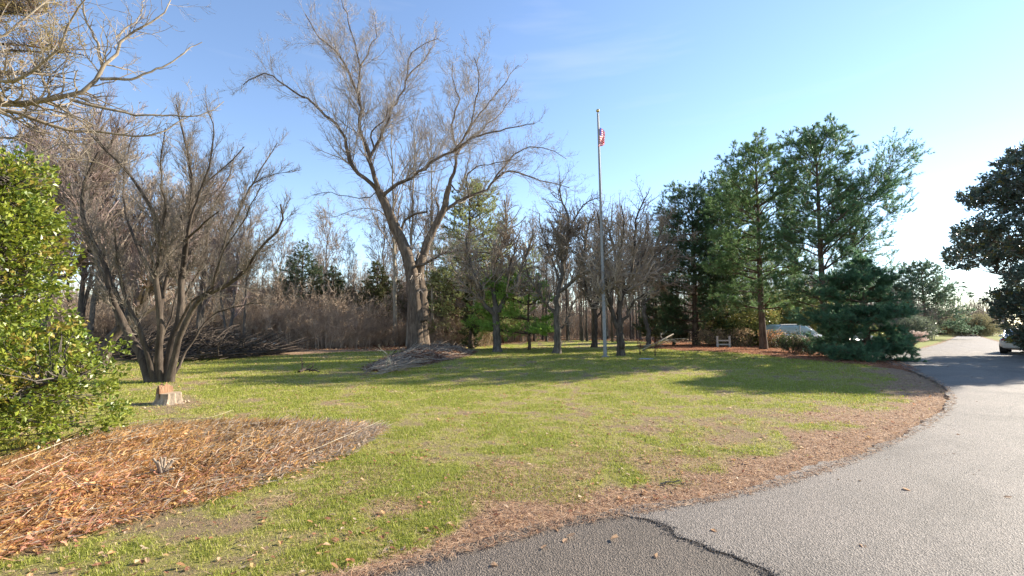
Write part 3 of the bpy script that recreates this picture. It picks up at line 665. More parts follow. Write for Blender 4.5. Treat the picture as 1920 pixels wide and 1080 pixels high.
pine('olive_pine_tree', 'large olive pine rising behind the small bare tree right of the big maple', 'pine tree', at(878, 41), 14.6, .06, lambda t, az: np.interp(t, [0, .2, .45, .7, .88, 1], [3.6, 5.0, 4.4, 3.0, 1.5, .3])*(1+.22*math.cos(az)), 28, 22, 6, (.05, .8), .3, 1500, 6500, 11, .16, .032,
     (.15, .18, .07), (.28, .3, .13), dead=.14)
pine('ivy_covered_tree', 'dark narrow evergreen clad trunk left of the small bare tree behind the leaf mound', 'tree', gl(884, 655), 4.6, .02, lambda t, az: np.interp(t, [0, .3, 1], [.5, .8, .4]), 29, 18, 5, (.2, .6), .17, 300, 1200, 10, .1, .025,
     (.035, .055, .02), (.08, .1, .03), dead=.15)

# red cedars in the wood edge
ced = []
for k, (px, D, yt, w, ca, cb_) in enumerate([(562, 44, 448, 1.0, (.07, .1, .06), (.12, .16, .085)), (622, 44, 498, .8, (.06, .08, .045), (.1, .13, .06)), (706, 46, 488, .9, (.08, .09, .04), (.15, .16, .06))]):
    hh = (612-yt)/FPX*D+EYE
    ced.append(pine('cedar_tree', ['pointed blue green cedar standing highest at the left wood edge', 'dark ragged cedar among the tan brush near the wood edge', 'olive cedar just left of the big maple trunk'][k], 'cedar tree', at(px, D), hh, .1,
         lambda t, az, w=w: w*np.interp(t, [0, .15, .4, .7, 1], [2.2, 2.8, 2.5, 1.4, .15]), 40+k, 22, 6, (.05, .5), .16, 900, 3600, 9, .13, .035, ca, cb_, dead=.1, group='cedars in the wood edge'))
for k, (px, D, sc, src, lab) in enumerate([(520, 50, .72, 0, 'short cedar half hidden at the left end of the cedar row'), (655, 50, .8, 1, 'narrow dark cedar behind the tan brush, middle of the cedar row'),
                                           (740, 52, .85, 2, 'olive cedar partly hidden by the big maple trunk'), (820, 48, .8, 0, 'cedar behind the hanging twigs right of the big maple'), (590, 53, .66, 2, 'low olive cedar between the pointed one and the dark ragged one'),
                                           (1230, 48, .85, 1, 'dark cedar behind the pale twiggy tree'), (1262, 40, .62, 1, 'low dark evergreen at the left foot of the dense pine')]):
    dup(ced[src], at(px, D), k*1.3, (sc*1.1, sc*1.1, sc), lab)

# ------------------------------------------------------------------ small bare trees on the lawn
def small_tree(name, label, loc, D, traces, levels_n, seed, bark, twig, wig=.03, up=.1, rmin=.0065, group=None, curl=0, cat='tree'):
    rg = np.random.default_rng(seed); lb = []
    for tr in traces:
        pts, r0, r1, d0, d1 = tr; n_ = len(pts)
        lb.append(limb([(p[0], p[1], d0+(d1-d0)*i/(n_-1)) for i, p in enumerate(pts)], D, r0, r1, 16, wig, rg, .8))
    P0, R0 = stack(lb[1:] if len(lb) > 2 else lb); P0 = P0; M1, M2, M3 = levels_n
    P1, R1 = spawn(P0, R0, M1, .15, 1, .75, .38, rg, 7, up, .2, .55, .4, rmin*1.5, .5, 2.4, curl=curl)
    P2, R2 = spawn(P1, R1, M2, .12, 1, .8, .5, rg, 6, up*.5, .22, .6, .4, rmin*1.2, .25, 1.2)
    P3, R3 = spawn(P2, R2, M3, .1, 1, .8, .5, rg, 4, up*.3, .22, .7, .5, rmin, .14, .6)
    return build_bare(name, label, cat, loc, lb, [(P1, R1, 4), (P2, R2, 3), (P3, R3, 3)], bark, twig, S0=9, group=group)
x_, y_ = G(933, 661)
small_tree('small_bare_tree', 'small bare tree with lichen grey twigs forking low in front of the olive pine', (x_, y_, 0), y_, [
    ([(933, 661), (932, 625), (930, 588), (931, 575)], 8, 6.5, 0, 0), ([(928, 590), (905, 566), (901, 538), (883, 500), (874, 462), (880, 430)], 5, 1.3, 0, -1.2), ([(931, 580), (925, 545), (930, 490), (945, 455), (950, 410), (946, 375)], 5, 1.2, 0, .8),
    ([(934, 585), (948, 560), (967, 544), (974, 510), (990, 470), (1000, 430)], 5.5, 1.3, 0, -.6), ([(955, 552), (953, 520), (962, 480), (975, 440)], 3.4, 1, 0, 1.2), ([(905, 560), (880, 545), (860, 520), (845, 490)], 2.4, .8, 0, .6), ([(974, 512), (1000, 500), (1020, 510)], 2, .8, 0, -.6)],
    (210, 1300, 4200), 31, BK_GREY, TW_TAN, group='small bare trees around the flagpole')
x_, y_ = G(1044, 664)
small_tree('small_bare_tree', 'crooked small bare tree standing left of the flagpole', (x_, y_, 0), y_, [
    ([(1044, 664), (1045, 620), (1044, 575), (1046, 547)], 7.5, 5.5, 0, 0), ([(1046, 550), (1055, 519), (1054, 485), (1060, 450), (1067, 430), (1064, 402), (1052, 370), (1050, 340)], 5, 1.1, 0, .7), ([(1041, 590), (1019, 563), (1008, 545), (990, 515), (985, 480)], 3.2, .9, 0, -1),
    ([(1048, 548), (1078, 524), (1088, 506), (1096, 470), (1100, 430), (1115, 395)], 4, 1, 0, -.5), ([(1055, 488), (1042, 475), (1030, 459), (1014, 461)], 2.8, 1.2, 0, .5), ([(1066, 435), (1080, 405), (1100, 380), (1125, 370)], 2.2, .8, .5, 1.4), ([(1050, 622), (1067, 591), (1083, 552)], 2.2, 1, 0, .5), ([(1050, 530), (1040, 500), (1018, 440), (1012, 400)], 2.4, .8, 0, 1.3)],
    (190, 1150, 3600), 32, BK_GREY, TW_DARK, group='small bare trees around the flagpole')
x_, y_ = G(1163, 669)
small_tree('small_bare_tree', 'small bare tree forking just right of the flagpole base', (x_, y_, 0), y_, [
    ([(1164, 669), (1163, 640), (1161, 616), (1160, 600)], 8, 6.5, 0, 0), ([(1158, 615), (1146, 578), (1136, 540), (1129, 500), (1134, 470), (1126, 430), (1120, 400)], 5, 1.2, 0, -.8), ([(1162, 605), (1164, 560), (1180, 533), (1188, 500), (1189, 460), (1194, 408), (1210, 370)], 5.5, 1.2, 0, .6),
    ([(1165, 610), (1175, 590), (1189, 566), (1210, 552), (1235, 545)], 3.6, 1.2, 0, -.6), ([(1158, 590), (1168, 540), (1167, 510), (1153, 474), (1144, 435), (1148, 395)], 4, 1.1, 0, 1.3), ([(1186, 505), (1205, 480), (1215, 440), (1212, 400)], 2.6, .9, .3, 1.4), ([(1146, 575), (1150, 530), (1160, 480), (1170, 430), (1165, 385)], 3, 1, -.4, -1.4)],
    (200, 1150, 3600), 33, BK_DARK, TW_TAN, group='small bare trees around the flagpole')
x_, y_ = G(1114, 652)
small_tree('small_bare_tree', 'dark thin bare tree farther back just left of the flagpole', (x_, y_, 0), y_, [
    ([(1114, 652), (1116, 620), (1115, 590), (1114, 570)], 5.5, 4, 0, 0), ([(1114, 590), (1122, 560), (1125, 520), (1120, 480), (1128, 440)], 3.4, .9, 0, .8), ([(1113, 585), (1100, 550), (1096, 520), (1080, 490)], 3, .9, 0, -1), ([(1115, 600), (1130, 580), (1142, 555)], 2.4, .9, 0, .6)],
    (130, 800, 2400), 34, BK_DARK, TW_DARK, rmin=.008, group='small bare trees around the flagpole')
x_, y_ = G(1232, 652)
small_tree('twiggy_bare_tree', 'pale twiggy tree arching in front of the dense dark pine', (x_, y_, 0), y_, [
    ([(1218, 652), (1214, 620), (1208, 590), (1205, 560)], 4.5, 3.5, 0, 0), ([(1206, 570), (1215, 530), (1225, 480), (1240, 430), (1262, 395)], 3.2, .9, 0, -1), ([(1205, 570), (1230, 545), (1262, 530), (1290, 540)], 2.6, .8, 0, -1.5), ([(1206, 560), (1200, 500), (1210, 440), (1225, 400)], 3, .9, 0, .8),
    ([(1215, 530), (1245, 500), (1275, 480), (1300, 485)], 2.4, .8, -.4, -2), ([(1222, 490), (1250, 460), (1280, 440), (1300, 440)], 2.2, .8, -.6, -2)],
    (240, 1500, 5200), 35, BK_GREY, TW_TAN, up=-.02, wig=.05)
x_, y_ = G(1195, 631)
small_tree('low_bare_tree', 'tiny vase shaped bare tree with sunlit trunk beyond the forked trunk', (x_, y_-20, 0), 50, [([(1196, 640), (1193, 620), (1190, 612), (1188, 606)], 3, 2.4, 0, 0), ([(1190, 612), (1180, 595), (1172, 580)], 2, .9, 0, 1), ([(1191, 612), (1200, 595), (1208, 582)], 2, .9, 0, -1), ([(1191, 612), (1192, 590), (1190, 570)], 2, .9, 0, 0)],
    (80, 400, 1200), 36, BK_PALE, TW_DARK, rmin=.012) if False else None

# ------------------------------------------------------------------ holly on the left, magnolia on the right
def shell_bush(name, label, cat, loc, blobs, stems, nper, leaf, mat, bark, seed, ca, cb_, extra=None, pe=.05, two=None, density=1.0, leafname='foliage', up=.3, spread=.7):
    """blobs: (x,y,z,rx,ry,rz) lobes of the crown; clusters of leaves on and inside each lobe, joined to the stems by twigs"""
    rg = np.random.default_rng(seed); r = thing(name, label, cat, loc); pos = []; dr = []
    for (bx, by, bz, rx, ry, rz) in blobs:
        n_ = int(density*(rx*ry+ry*rz+rx*rz)*60)
        v = nrm(rg.normal(0, 1, (n_, 3))); rad = rg.uniform(.35, 1.0, (n_, 1))**.45
        lump = .75+.5*fbm(v[:, 0]*2.5+bx*3+seed, v[:, 2]*2.5+v[:, 1]*2+bz*2, 3)[:, None]
        p = np.array([bx, by, bz])+v*rad*lump*np.array([rx, ry, rz]); k = p[:, 2] > .08
        pos.append(p[k]); dr.append((v*np.array([1, 1, .6])+np.array([0, 0, up]))[k])
    pos = np.concatenate(pos); dr = nrm(np.concatenate(dr)); ln, wd, jit = leaf
    C = palette(rg, len(pos), ca, cb_, extra, pe)
    V, F, Cc = leaves(pos, dr, nper, ln, wd, spread, jit, rg, C, two=two)
    st = Acc()
    # stems
    SP = np.array([resample(s[0], 12) for s in stems]); SR = np.array([np.linspace(s[1], s[2], 12) for s in stems])
    a = Acc(); a.add(*tubes(SP, SR, 8)); a.build('trunk', bark, r, smooth=True)
    flat_ = SP.reshape(-1, 3); sel = rg.choice(len(pos), min(len(pos), 1400), replace=False)
    q = pos[sel]; dd = ((q[:, None]-flat_[None])**2).sum(2)+ (np.maximum(0, flat_[None, :, 2]-q[:, None, 2]+.1)*3)**2; j = dd.argmin(1); s0 = flat_[j]
    kk = 6; u = np.linspace(0, 1, kk)[None, :, None]; Pt = s0[:, None]*(1-u)+q[:, None]*u; Pt[:, :, 2] -= (np.sin(np.pi*u[..., 0])*.08*np.linalg.norm(q-s0, axis=1)[:, None]); Pt[:, 1:-1] += rg.normal(0, .03, (len(q), kk-2, 3))
    a = Acc(); a.add(*tubes(Pt, np.broadcast_to(np.linspace(.012, .003, kk), (len(q), kk)), 3)); a.build('branches', bark, r)
    a = Acc(); a.add(V, F); a.C.append(Cc); a.build(leafname, mat, r)
    return r
rg = np.random.default_rng(77)
hx, hy = -7.0, 6.0
bl = []
for k in range(95):
    z = rg.uniform(.2, 3.7); az = rg.uniform(0, 6.283)
    R = np.interp(z, [0, .4, .9, 1.3, 1.7, 2.1, 2.6, 3.1, 3.8], [1.35, 1.62, 1.6, 1.4, 1.08, .85, .82, .6, .2])
    rr = R*rg.uniform(.45, .92); s_ = rg.uniform(.32, .55)
    bl.append((math.cos(az)*rr, math.sin(az)*rr, z, s_*1.15, s_*1.15, s_*.62))
st_ = [([(0, 0, 0), (.1*math.cos(a_), .1*math.sin(a_), 1.2), (.35*math.cos(a_), .35*math.sin(a_), 2.6), (.4*math.cos(a_), .4*math.sin(a_), 3.5)], .07, .015) for a_ in (0, 1.4, 2.9, 4.4)]
st_ += [([(0, 0, .3), (.6*math.cos(a_), .6*math.sin(a_), .7), (1.3*math.cos(a_), 1.3*math.sin(a_), 1.0)], .04, .008) for a_ in (0, 1, 2, 3, 4, 5.2)]
shell_bush('holly_bush', 'tall sunlit yellow green holly at the left edge of the leaf bed', 'holly bush', (hx, hy, 0), bl, st_, 13, (.075, .046, .055), LEAFM, BK_GREY, 78, (.1, .155, .02), (.3, .33, .04), (.36, .28, .06), .07, density=.88, spread=.75)
mx_, my_ = 28.6, 24.0
bl = []
rg = np.random.default_rng(79)
for k in range(140):
    z = rg.uniform(.5, 11); az = rg.uniform(0, 6.283)
    R = np.interp(z, [0, .8, 2, 3, 4.2, 5.5, 7.0, 8.5, 9.9, 11.5], [1.2, 1.7, 3.0, 4.6, 5.7, 5.5, 4.8, 4.2, 3.4, 1.2])
    rr = R*rg.uniform(.4, .88); s_ = rg.uniform(.7, 1.2)
    bl.append((math.cos(az)*rr, math.sin(az)*rr, z, s_, s_, s_*.6))
st_ = [([(0, 0, 0), (.1, 0, 2), (0, .1, 5), (0, 0, 10.2)], .22, .03)]+[([(0, 0, h_), (1.2*math.cos(a_), 1.2*math.sin(a_), h_+.5), (2.9*math.cos(a_), 2.9*math.sin(a_), h_+.7)], .07, .015) for a_, h_ in zip(np.arange(16)*2.4, np.linspace(.9, 8.5, 16))]
shell_bush('magnolia_tree', 'large dark glossy magnolia at the right edge beside the parked white sedan', 'magnolia tree', (mx_, my_, 0), bl, st_, 11, (.2, .09, .07), MAGM, BK_GREY, 80, (.075, .11, .08), (.135, .175, .125), (.2, .18, .04), .07, two=((.2, .14, .09), .1), density=.62, up=.5)

# ------------------------------------------------------------------ woods: bare trees, brush
def gen_bare(name, label, h, seed, r0=.16, spread=.45, first=.35, M=(26, 200, 1100, 3400), bark=BK_GREY, twig=TW_TAN, rmin=.011, multi=1, group='bare trees in the wood'):
    rg = np.random.default_rng(seed); lb = []
    for m in range(multi):
        K = 14; u = np.linspace(0, 1, K); a_ = rg.uniform(0, 6.28); le = (.12 if multi > 1 else .03)*h
        P = np.stack([np.cos(a_)*le*u+rg.normal(0, .05, K)*u*2, np.sin(a_)*le*u+rg.normal(0, .05, K)*u*2, u*h*(.95 if m else 1)], 1); P[0] = (.05*m, 0, 0)
        lb.append((P, (r0*(1-u)**.9+.015)*(1 if m == 0 else .8)))
    P0, R0 = stack(lb, 14)
    P1, R1 = spawn(P0, R0, M[0]*multi, first, .97, spread, .42, rg, 8, .13, .12, .5, .3, .02, .8, 6, .5)
    P2, R2 = spawn(P1, R1, M[1]*multi, .15, 1, .6, .45, rg, 6, .1, .15, .6, .4, rmin*1.4, .4, 3)
    P3, R3 = spawn(P2, R2, M[2]*multi, .1, 1, .6, .5, rg, 5, .08, .15, .7, .5, rmin*1.1, .25, 1.5)
    P4, R4 = spawn(P3, R3, M[3]*multi, .1, 1, .6, .5, rg, 3, .05, .15, .8, .5, rmin, .18, .8)
    return build_bare(name, label, 'tree', (0, 0, 0), lb, [(P1, R1, 4), (P2, R2, 3), (P3, R3, 3), (P4, R4, 3)], bark, twig, S0=7, group=group)
GW = 'bare trees in the wood'
LB = {'tan': 'slim bare grey tree standing in the wood behind the lawn', 'plum': 'bare tree with fine purplish twigs in the left wood', 'pole': 'thin bare pole like trunk in the open wood behind the flagpole', 'pale': 'tall pale straight bare tree seen through the big maple'}
protos = {'tan': [gen_bare('wood_tree', LB['tan'], 14, 100+k, .13+.03*k, .5, .3, twig=[TW_TAN, TW_DARK, TW_TAN][k]) for k in range(3)],
          'plum': [gen_bare('wood_tree', LB['plum'], 12, 110+k, .15, .5, .22, (24, 190, 900, 2600), BK_GREY, TW_PLUM, .008, 2) for k in range(2)],
          'pole': [gen_bare('wood_tree', LB['pole'], 13, 120+k, .12, .4, .42, (14, 90, 400, 1100), BK_GREY, TW_TAN, .012) for k in range(2)],
          'pale': [gen_bare('pale_tree', LB['pale'], 22, 130, .17, .35, .3, (20, 110, 500, 1300), BK_PALE, TW_TAN, .011)]}
first_used = set(); cnt = 0
def put(kind, px, D, ytop=None, h=None, base=14, group=GW, label=None, rg=rng):
    global cnt
    L_ = protos[kind]; p = L_[cnt % len(L_)]; cnt += 1
    hh = h if h else (612-ytop)/FPX*D+EYE; s = hh/base; l = at(px, D)
    w = s*rg.uniform(.85, 1.15)
    if id(p) not in first_used:
        first_used.add(id(p)); p.location = l; p.rotation_euler = (0, 0, rg.uniform(0, 6.28)); p.scale = (w, w, s)
        if label: p['label'] = label
        p['group'] = group; return p
    return dup(p, l, rg.uniform(0, 6.28), (w, w, s), label or LB[kind], group)
rgw = np.random.default_rng(55)
line = lambda px: np.interp(px, [-400, 0, 150, 330, 470, 540, 600, 700, 850, 1000, 1100, 1250, 1330, 1500, 1650, 1760, 1830, 1950], [200, 215, 240, 300, 370, 440, 410, 410, 400, 410, 380, 400, 430, 470, 520, 575, 585, 570])
for k, px in enumerate(np.linspace(-120, 480, 13)):
    D = rgw.uniform(27, 34); put('plum' if k % 3 else 'tan', px+rgw.normal(0, 12), D, line(px)+rgw.uniform(10, 110), base=12, rg=rgw)
for k, px in enumerate(np.linspace(-150, 520, 20)):
    D = rgw.uniform(38, 50); put('tan', px+rgw.normal(0, 12), D, line(px)+rgw.uniform(40, 130), rg=rgw)
for k, px in enumerate(np.linspace(525, 960, 15)):
    D = rgw.uniform(46, 58); put('tan', px+rgw.normal(0, 8), D, line(px)+(rgw.uniform(-15, 30) if k % 3 == 0 else rgw.uniform(50, 120)), rg=rgw)
for k, px in enumerate(np.linspace(540, 1330, 34)):
    D = rgw.uniform(62, 80); put('tan', px+rgw.normal(0, 8), D, line(px)+rgw.uniform(70, 140), rg=rgw)
for k, px in enumerate(np.linspace(975, 1330, 46)):
    D = rgw.uniform(50, 62); put('pole', px+rgw.normal(0, 6), D, line(px)+rgw.uniform(10, 120), base=13, rg=rgw)
for k, px in enumerate(np.linspace(1340, 1700, 16)):
    D = rgw.uniform(60, 78); put('tan', px+rgw.normal(0, 6), D, line(px)+rgw.uniform(0, 40), rg=rgw)
GPALE = 'pale bare trees behind the big maple'
for px, D, yt, lab in [(742, 41, 200, 'pale straight trunk directly left of the big maple fork'), (765, 39.5, 190, 'pale straight trunk seen through the big maple fork'), (812, 41.5, 205, 'pale straight trunk right of the big maple fork')]:
    put('pale', px, D, yt, base=22, group=GPALE, label=lab, rg=rgw)
for px, D, yt, lab in [(398, 37, 470, 'pale slim trunk left of the two beside the fallen log'), (409, 37.5, 440, 'pale slim trunk at the upper end of the fallen log')]:
    put('pale', px, D, yt, base=22, group='pale trunks by the fallen log', label=lab, rg=rgw)
for px, D, yt, lab in [(1788, 105, 560, 'grey bare tree at the far end of the road'), (1812, 120, 575, 'faint bare tree behind the far blue car'), (1770, 130, 572, 'hazy bare tree left of the far blue car'), (1835, 95, 566, 'bare tree over the far verge left of the magnolia'), (1862, 110, 560, 'bare tree half hidden behind the magnolia'), (1752, 110, 575, 'bare tree behind the distant hazy pine'), (1900, 120, 555, 'bare tree hidden behind the magnolia skirt')]:
    put('tan', px, D, yt, label=lab, group='bare trees at the end of the road', rg=rgw)
for k, px in enumerate(np.linspace(1700, 2000, 16)):
    put('tan', px, rgw.uniform(150, 190), 578+rgw.uniform(0, 12), group='far tree line beyond the road', label='bare tree in the distant line beyond the road', rg=rgw)

def gen_brush(name, label, h, r, seed, n=60, M=(500, 2600), twig=TW_STRAW, rmin=.007, group='brush along the wood edge', arch=.6):
    rg = np.random.default_rng(seed); K = 8; u = np.linspace(0, 1, K); Ps = []; Rs = []
    for k in range(n):
        a_ = rg.uniform(0, 6.28); b_ = r*math.sqrt(rg.random())*.75; hh = h*rg.uniform(.45, 1.05); o_ = rg.uniform(.1, .8)*arch*hh; a2 = a_+rg.normal(0, .7)
        P = np.stack([math.cos(a_)*b_+math.cos(a2)*o_*u**1.6, math.sin(a_)*b_+math.sin(a2)*o_*u**1.6, hh*(u-.22*u**3*rg.uniform(0, 1.4))], 1)+rg.normal(0, .03, (K, 3))*u[:, None]
        P[:, 2] -= .1; Ps.append(P); Rs.append(rg.uniform(.008, .02)*(1-u)+rmin*.8)
    P0 = np.array(Ps); R0 = np.array(Rs); P1, R1 = spawn(P0, R0, M[0], .1, 1, .6, .4, rg, 6, .02, .2, .6, .5, rmin, .3, 1.4); P2, R2 = spawn(P1, R1, M[1], .1, 1, .7, .5, rg, 4, 0, .2, .8, .6, rmin*.85, .15, .7)
    rt = thing(name, label, 'shrub', (0, 0, 0), group)
    a = Acc(); a.add(*tubes(P0, R0, 4)); a.build('stems', twig, rt); a = Acc(); a.add(*tubes(P1, R1, 3)); a.add(*tubes(P2, R2, 3)); a.build('twigs', twig, rt); return rt
LBR = {'straw': 'tan thicket of fine arching stems along the edge of the wood', 'brown': 'brown leafless undergrowth bush between the trunks of the wood'}
protos['straw'] = [gen_brush('brush_shrub', LBR['straw'], 3.2, 1.8, 200+k) for k in range(2)]
protos['brown'] = [gen_brush('brush_shrub', LBR['brown'], 3.0, 2.0, 210+k, twig=[TW_TAN, TW_STRAW][k]) for k in range(2)]
LB.update(LBR); GB = 'brush along the wood edge'
for k, px in enumerate(np.linspace(455, 655, 14)):
    put('straw', px+rgw.normal(0, 5), rgw.uniform(35.5, 41), h=rgw.uniform(2.8, 5.0), base=3.2, group=GB, rg=rgw)
for k, px in enumerate(np.linspace(640, 900, 13)):
    put('straw', px+rgw.normal(0, 5), rgw.uniform(39, 44), h=rgw.uniform(1.6, 3.8), base=3.2, group=GB, rg=rgw)
for k, px in enumerate(np.linspace(100, 700, 34)):
    put('brown', px+rgw.normal(0, 8), rgw.uniform(40, 50), h=rgw.uniform(3.4, 7.0), base=3.0, group=GB, rg=rgw)
for k, px in enumerate(np.linspace(-100, 470, 30)):
    put('brown', px+rgw.normal(0, 8), rgw.uniform(34, 42), h=rgw.uniform(2.0, 5.0), base=3.0, group=GB, rg=rgw)
for k, px in enumerate(np.linspace(500, 960, 32)):
    put('brown', px+rgw.normal(0, 8), rgw.uniform(48, 58), h=rgw.uniform(4.5, 9), base=3.0, group=GB, rg=rgw)
for k, px in enumerate(np.linspace(960, 1330, 20)):
    put('brown', px+rgw.normal(0, 6), rgw.uniform(64, 76), h=rgw.uniform(2.5, 5.5), base=3.0, group=GB, rg=rgw)
for k, px in enumerate(np.linspace(1340, 1700, 14)):
    put('brown', px+rgw.normal(0, 6), rgw.uniform(52, 62), h=rgw.uniform(3, 6), base=3.0, group=GB, rg=rgw)
# far wood: one mass of stems and twigs nobody could count
rg = np.random.default_rng(61); N = 2600
u_ = rg.uniform(-.98, 1.0, N); Dd = rg.uniform(84, 125, N); Dd = np.where(u_ > .82, Dd+48, Dd)
K = 6; u = np.linspace(0, 1, K); hh = rg.uniform(6, 14, N)
P0 = np.empty((N, K, 3)); P0[:, :, 0] = (u_*Dd*1.05)[:, None]+rg.normal(0, .25, (N, K)); P0[:, :, 1] = Dd[:, None]+rg.normal(0, .25, (N, K)); P0[:, :, 2] = hh[:, None]*u[None]-.2
R0 = .12*(1-u)[None]*np.ones((N, 1))+.02
P1, R1 = spawn(P0, R0, 9000, .05, 1, .7, .4, rg, 5, .1, .15, .5, .4, .028, .8, 4); P2, R2 = spawn(P1, R1, 24000, .1, 1, .7, .5, rg, 4, .05, .15, .7, .5, .022, .4, 2.2)
# under-storey
N = 6000; ub = rg.uniform(-.98, 1.0, N); Db = rg.uniform(82, 110, N); Db = np.where(ub > .82, Db+50, Db); Pb = np.empty((N, 4, 3)); v4 = np.linspace(0, 1, 4)
Pb[:, :, 0] = (ub*Db*1.05)[:, None]+rg.normal(0, .8, (N, 1))*v4; Pb[:, :, 1] = Db[:, None]; Pb[:, :, 2] = rg.uniform(1.5, 6.5, (N, 1))*v4-.1
Pb2, Rb2 = spawn(Pb, np.full((N, 4), .03), 15000, .1, 1, .8, .5, rg, 4, 0, .2, .7, .5, .036, .5, 2.0)
a = Acc(); a.add(*tubes(P0, R0, 4)); a.add(*tubes(P1, R1, 3)); a.add(*tubes(P2, R2, 3)); a.add(*tubes(Pb, np.full((N, 4), .03), 3)); a.add(*tubes(Pb2, Rb2, 3))
o = a.build('far_wood', TW_TAN); tag(o, 'far mass of bare wood closing the view behind the lawn', 'wood', kind='stuff')

# ------------------------------------------------------------------ grass, straw, leaves (uncountable)
def scatter(n, d0, d1, pw, th, rg, f):
    """n points, density falling as d**-pw, kept with probability f(x,y)"""
    u = rg.random(n); e = 2-pw; d = (d0**e+(d1**e-d0**e)*u)**(1/e) if abs(e) > 1e-6 else d0*(d1/d0)**u
    t = rg.uniform(-th, th, n); x = d*np.sin(t); y = d*np.cos(t); p = f(x, y); k = rg.random(n) < p; return x[k], y[k], d[k]
rg = np.random.default_rng(91)
x, y, d = scatter(900000, 1.9, 34, 1.6, R_(54), rg, lambda x, y: (sdist(LAWN, x, y) > .02)*1.0)
s = sdist(BED, x, y); g = green_amount(x, y); st = straw_amount(x, y)
k = (rg.random(len(x)) < (.12+.95*g)*(1-.9*st)) & (s < .05*rg.normal(0, 1, len(x))); x = x[k]; y = y[k]; d = d[k]; g = g[k]; n = len(x)
lush = sstep(.45, .9, g); ln = (.014+.024*rg.random(n)+.012*lush)*(1+d*.03); wd = .0026*(1+d*.26)
z = H(x, y)+.012; az = rg.uniform(0, 6.28, n); tl = rg.uniform(.25, .98, n)
sv = np.stack([np.cos(az), np.sin(az), 0*az], 1)*wd[:, None]*.5; lv = np.stack([-np.sin(az+rg.normal(0, .6, n)), np.cos(az), 0*az], 1)*(tl*ln)[:, None]
B = np.stack([x, y, z], 1); T = B+lv+np.array([0, 0, 1.])*(ln*np.sqrt(1-tl*tl*.8))[:, None]; Mi = B+lv*.35+np.array([0, 0, .62])*ln[:, None]*np.sqrt(1-tl*tl*.8)[:, None]
V = np.stack([B-sv, B+sv, Mi+sv*.75, T, Mi-sv*.75], 1).reshape(-1, 3); b_ = np.arange(n)[:, None]*5
F1 = b_+np.array([[0, 1, 2, 4]]); F2 = b_+np.array([[4, 2, 3]])
dryp = rg.random(n) < (.5-.4*lush); t_ = rg.random((n, 1))
Cg = np.array((.27, .275, .05))*(1-t_)+np.array((.52, .48, .11))*t_; Cg = Cg*(1-.2*lush[:, None])+np.array((.1, .22, .02))*(.2*lush[:, None])
Cd = np.array((.33, .25, .12))*(1-t_)+np.array((.52, .42, .24))*t_; C = np.where(dryp[:, None], Cd, Cg)*rg.uniform(.8, 1.2, (n, 1))
o = mk('grass', V, [F1, F2], BLADEM, col=np.repeat(C, 5, 0)); tag(o, 'mown grass of the front lawn with bare patches', 'grass', kind='stuff')

def ribbons(x, y, z, ln, wd, az, el, rg, cols, bend=.15):
    n = len(x); B = np.stack([x, y, z], 1); dv = np.stack([np.cos(az)*np.cos(el), np.sin(az)*np.cos(el), np.sin(el)], 1)
    sv = nrm(np.stack([-np.sin(az), np.cos(az), rg.normal(0, .4, n)], 1))*wd[:, None]*.5; bd = sv/wd[:, None]*2*(ln*bend*rg.normal(0, 1, n))[:, None]
    Mi = B+dv*(ln*.5)[:, None]+bd; T = B+dv*ln[:, None]
    V = np.stack([B-sv, B+sv, Mi+sv, Mi-sv, T], 1).reshape(-1, 3); b_ = np.arange(n)[:, None]*5
    return V, [b_+np.array([[0, 1, 2, 3]]), b_+np.array([[3, 2, 4]])], np.repeat(cols, 5, 0)
# pine needles and thatch along the driveway edge
x, y, d = scatter(420000, 2.0, 22, 1.6, R_(54), rg, lambda x, y: (sdist(LAWN, x, y) > -.12)*1.0)
st = straw_amount(x, y); g = green_amount(x, y); k = (rg.random(len(x)) < .05*(1-g)+.62*st) & (sdist(BED, x, y) < 0); x = x[k]; y = y[k]; d = d[k]; n = len(x)
off = sdist(LAWN, x, y) < .06
C = palette(rg, n, (.42, .25, .15), (.66, .47, .31), (.24, .12, .07), .15)
V, Fl, Cc = ribbons(x, y, np.where(off, .062, H(x, y)+.022)+.012*rg.random(n), rg.uniform(.03, .1, n), .0023*(1+d*.25), rg.uniform(0, 6.28, n), rg.uniform(-.05, .3, n), rg, C)
o = mk('pine_straw', V, Fl, DRYM, col=Cc); tag(o, 'fallen brown pine needles along the driveway edge', 'pine straw', kind='stuff')
# broad fallen leaves on lawn and asphalt
def curled(x, y, z, sz, rg, cols):
    n = len(x); az = rg.uniform(0, 6.28, n); pts = np.array([[-.5, 0, 0], [-.2, .3, .12], [.25, .34, .2], [.6, 0, .05], [.25, -.3, .22], [-.2, -.33, .1], [0, 0, -.02]])
    P = pts[None]*sz[:, None, None]*rg.uniform(.75, 1.3, (n, 7, 1)); P[:, :, 2] *= rg.uniform(.3, 1.6, (n, 1)); c, s = np.cos(az)[:, None], np.sin(az)[:, None]
    X = P[:, :, 0]*c-P[:, :, 1]*s; Y = P[:, :, 0]*s+P[:, :, 1]*c; tl = rg.normal(0, .3, (n, 1)); Z = P[:, :, 2]+X*tl; Z -= Z.min(1, keepdims=True)
    V = np.stack([X+x[:, None], Y+y[:, None], Z+z[:, None]], 2).reshape(-1, 3); b_ = np.arange(n)[:, None]*7
    F = np.concatenate([b_+np.array([[6, i, (i+1) % 6]]) for i in range(6)]); return V, F, np.repeat(cols, 7, 0)
LC = [(.5, .27, .13), (.42, .2, .11), (.6, .4, .24), (.34, .15, .09), (.62, .47, .32), (.5, .32, .15)]
def lcols(n, rg): return np.array(LC)[rg.integers(0, len(LC), n)]*rg.uniform(.7, 1.25, (n, 1))
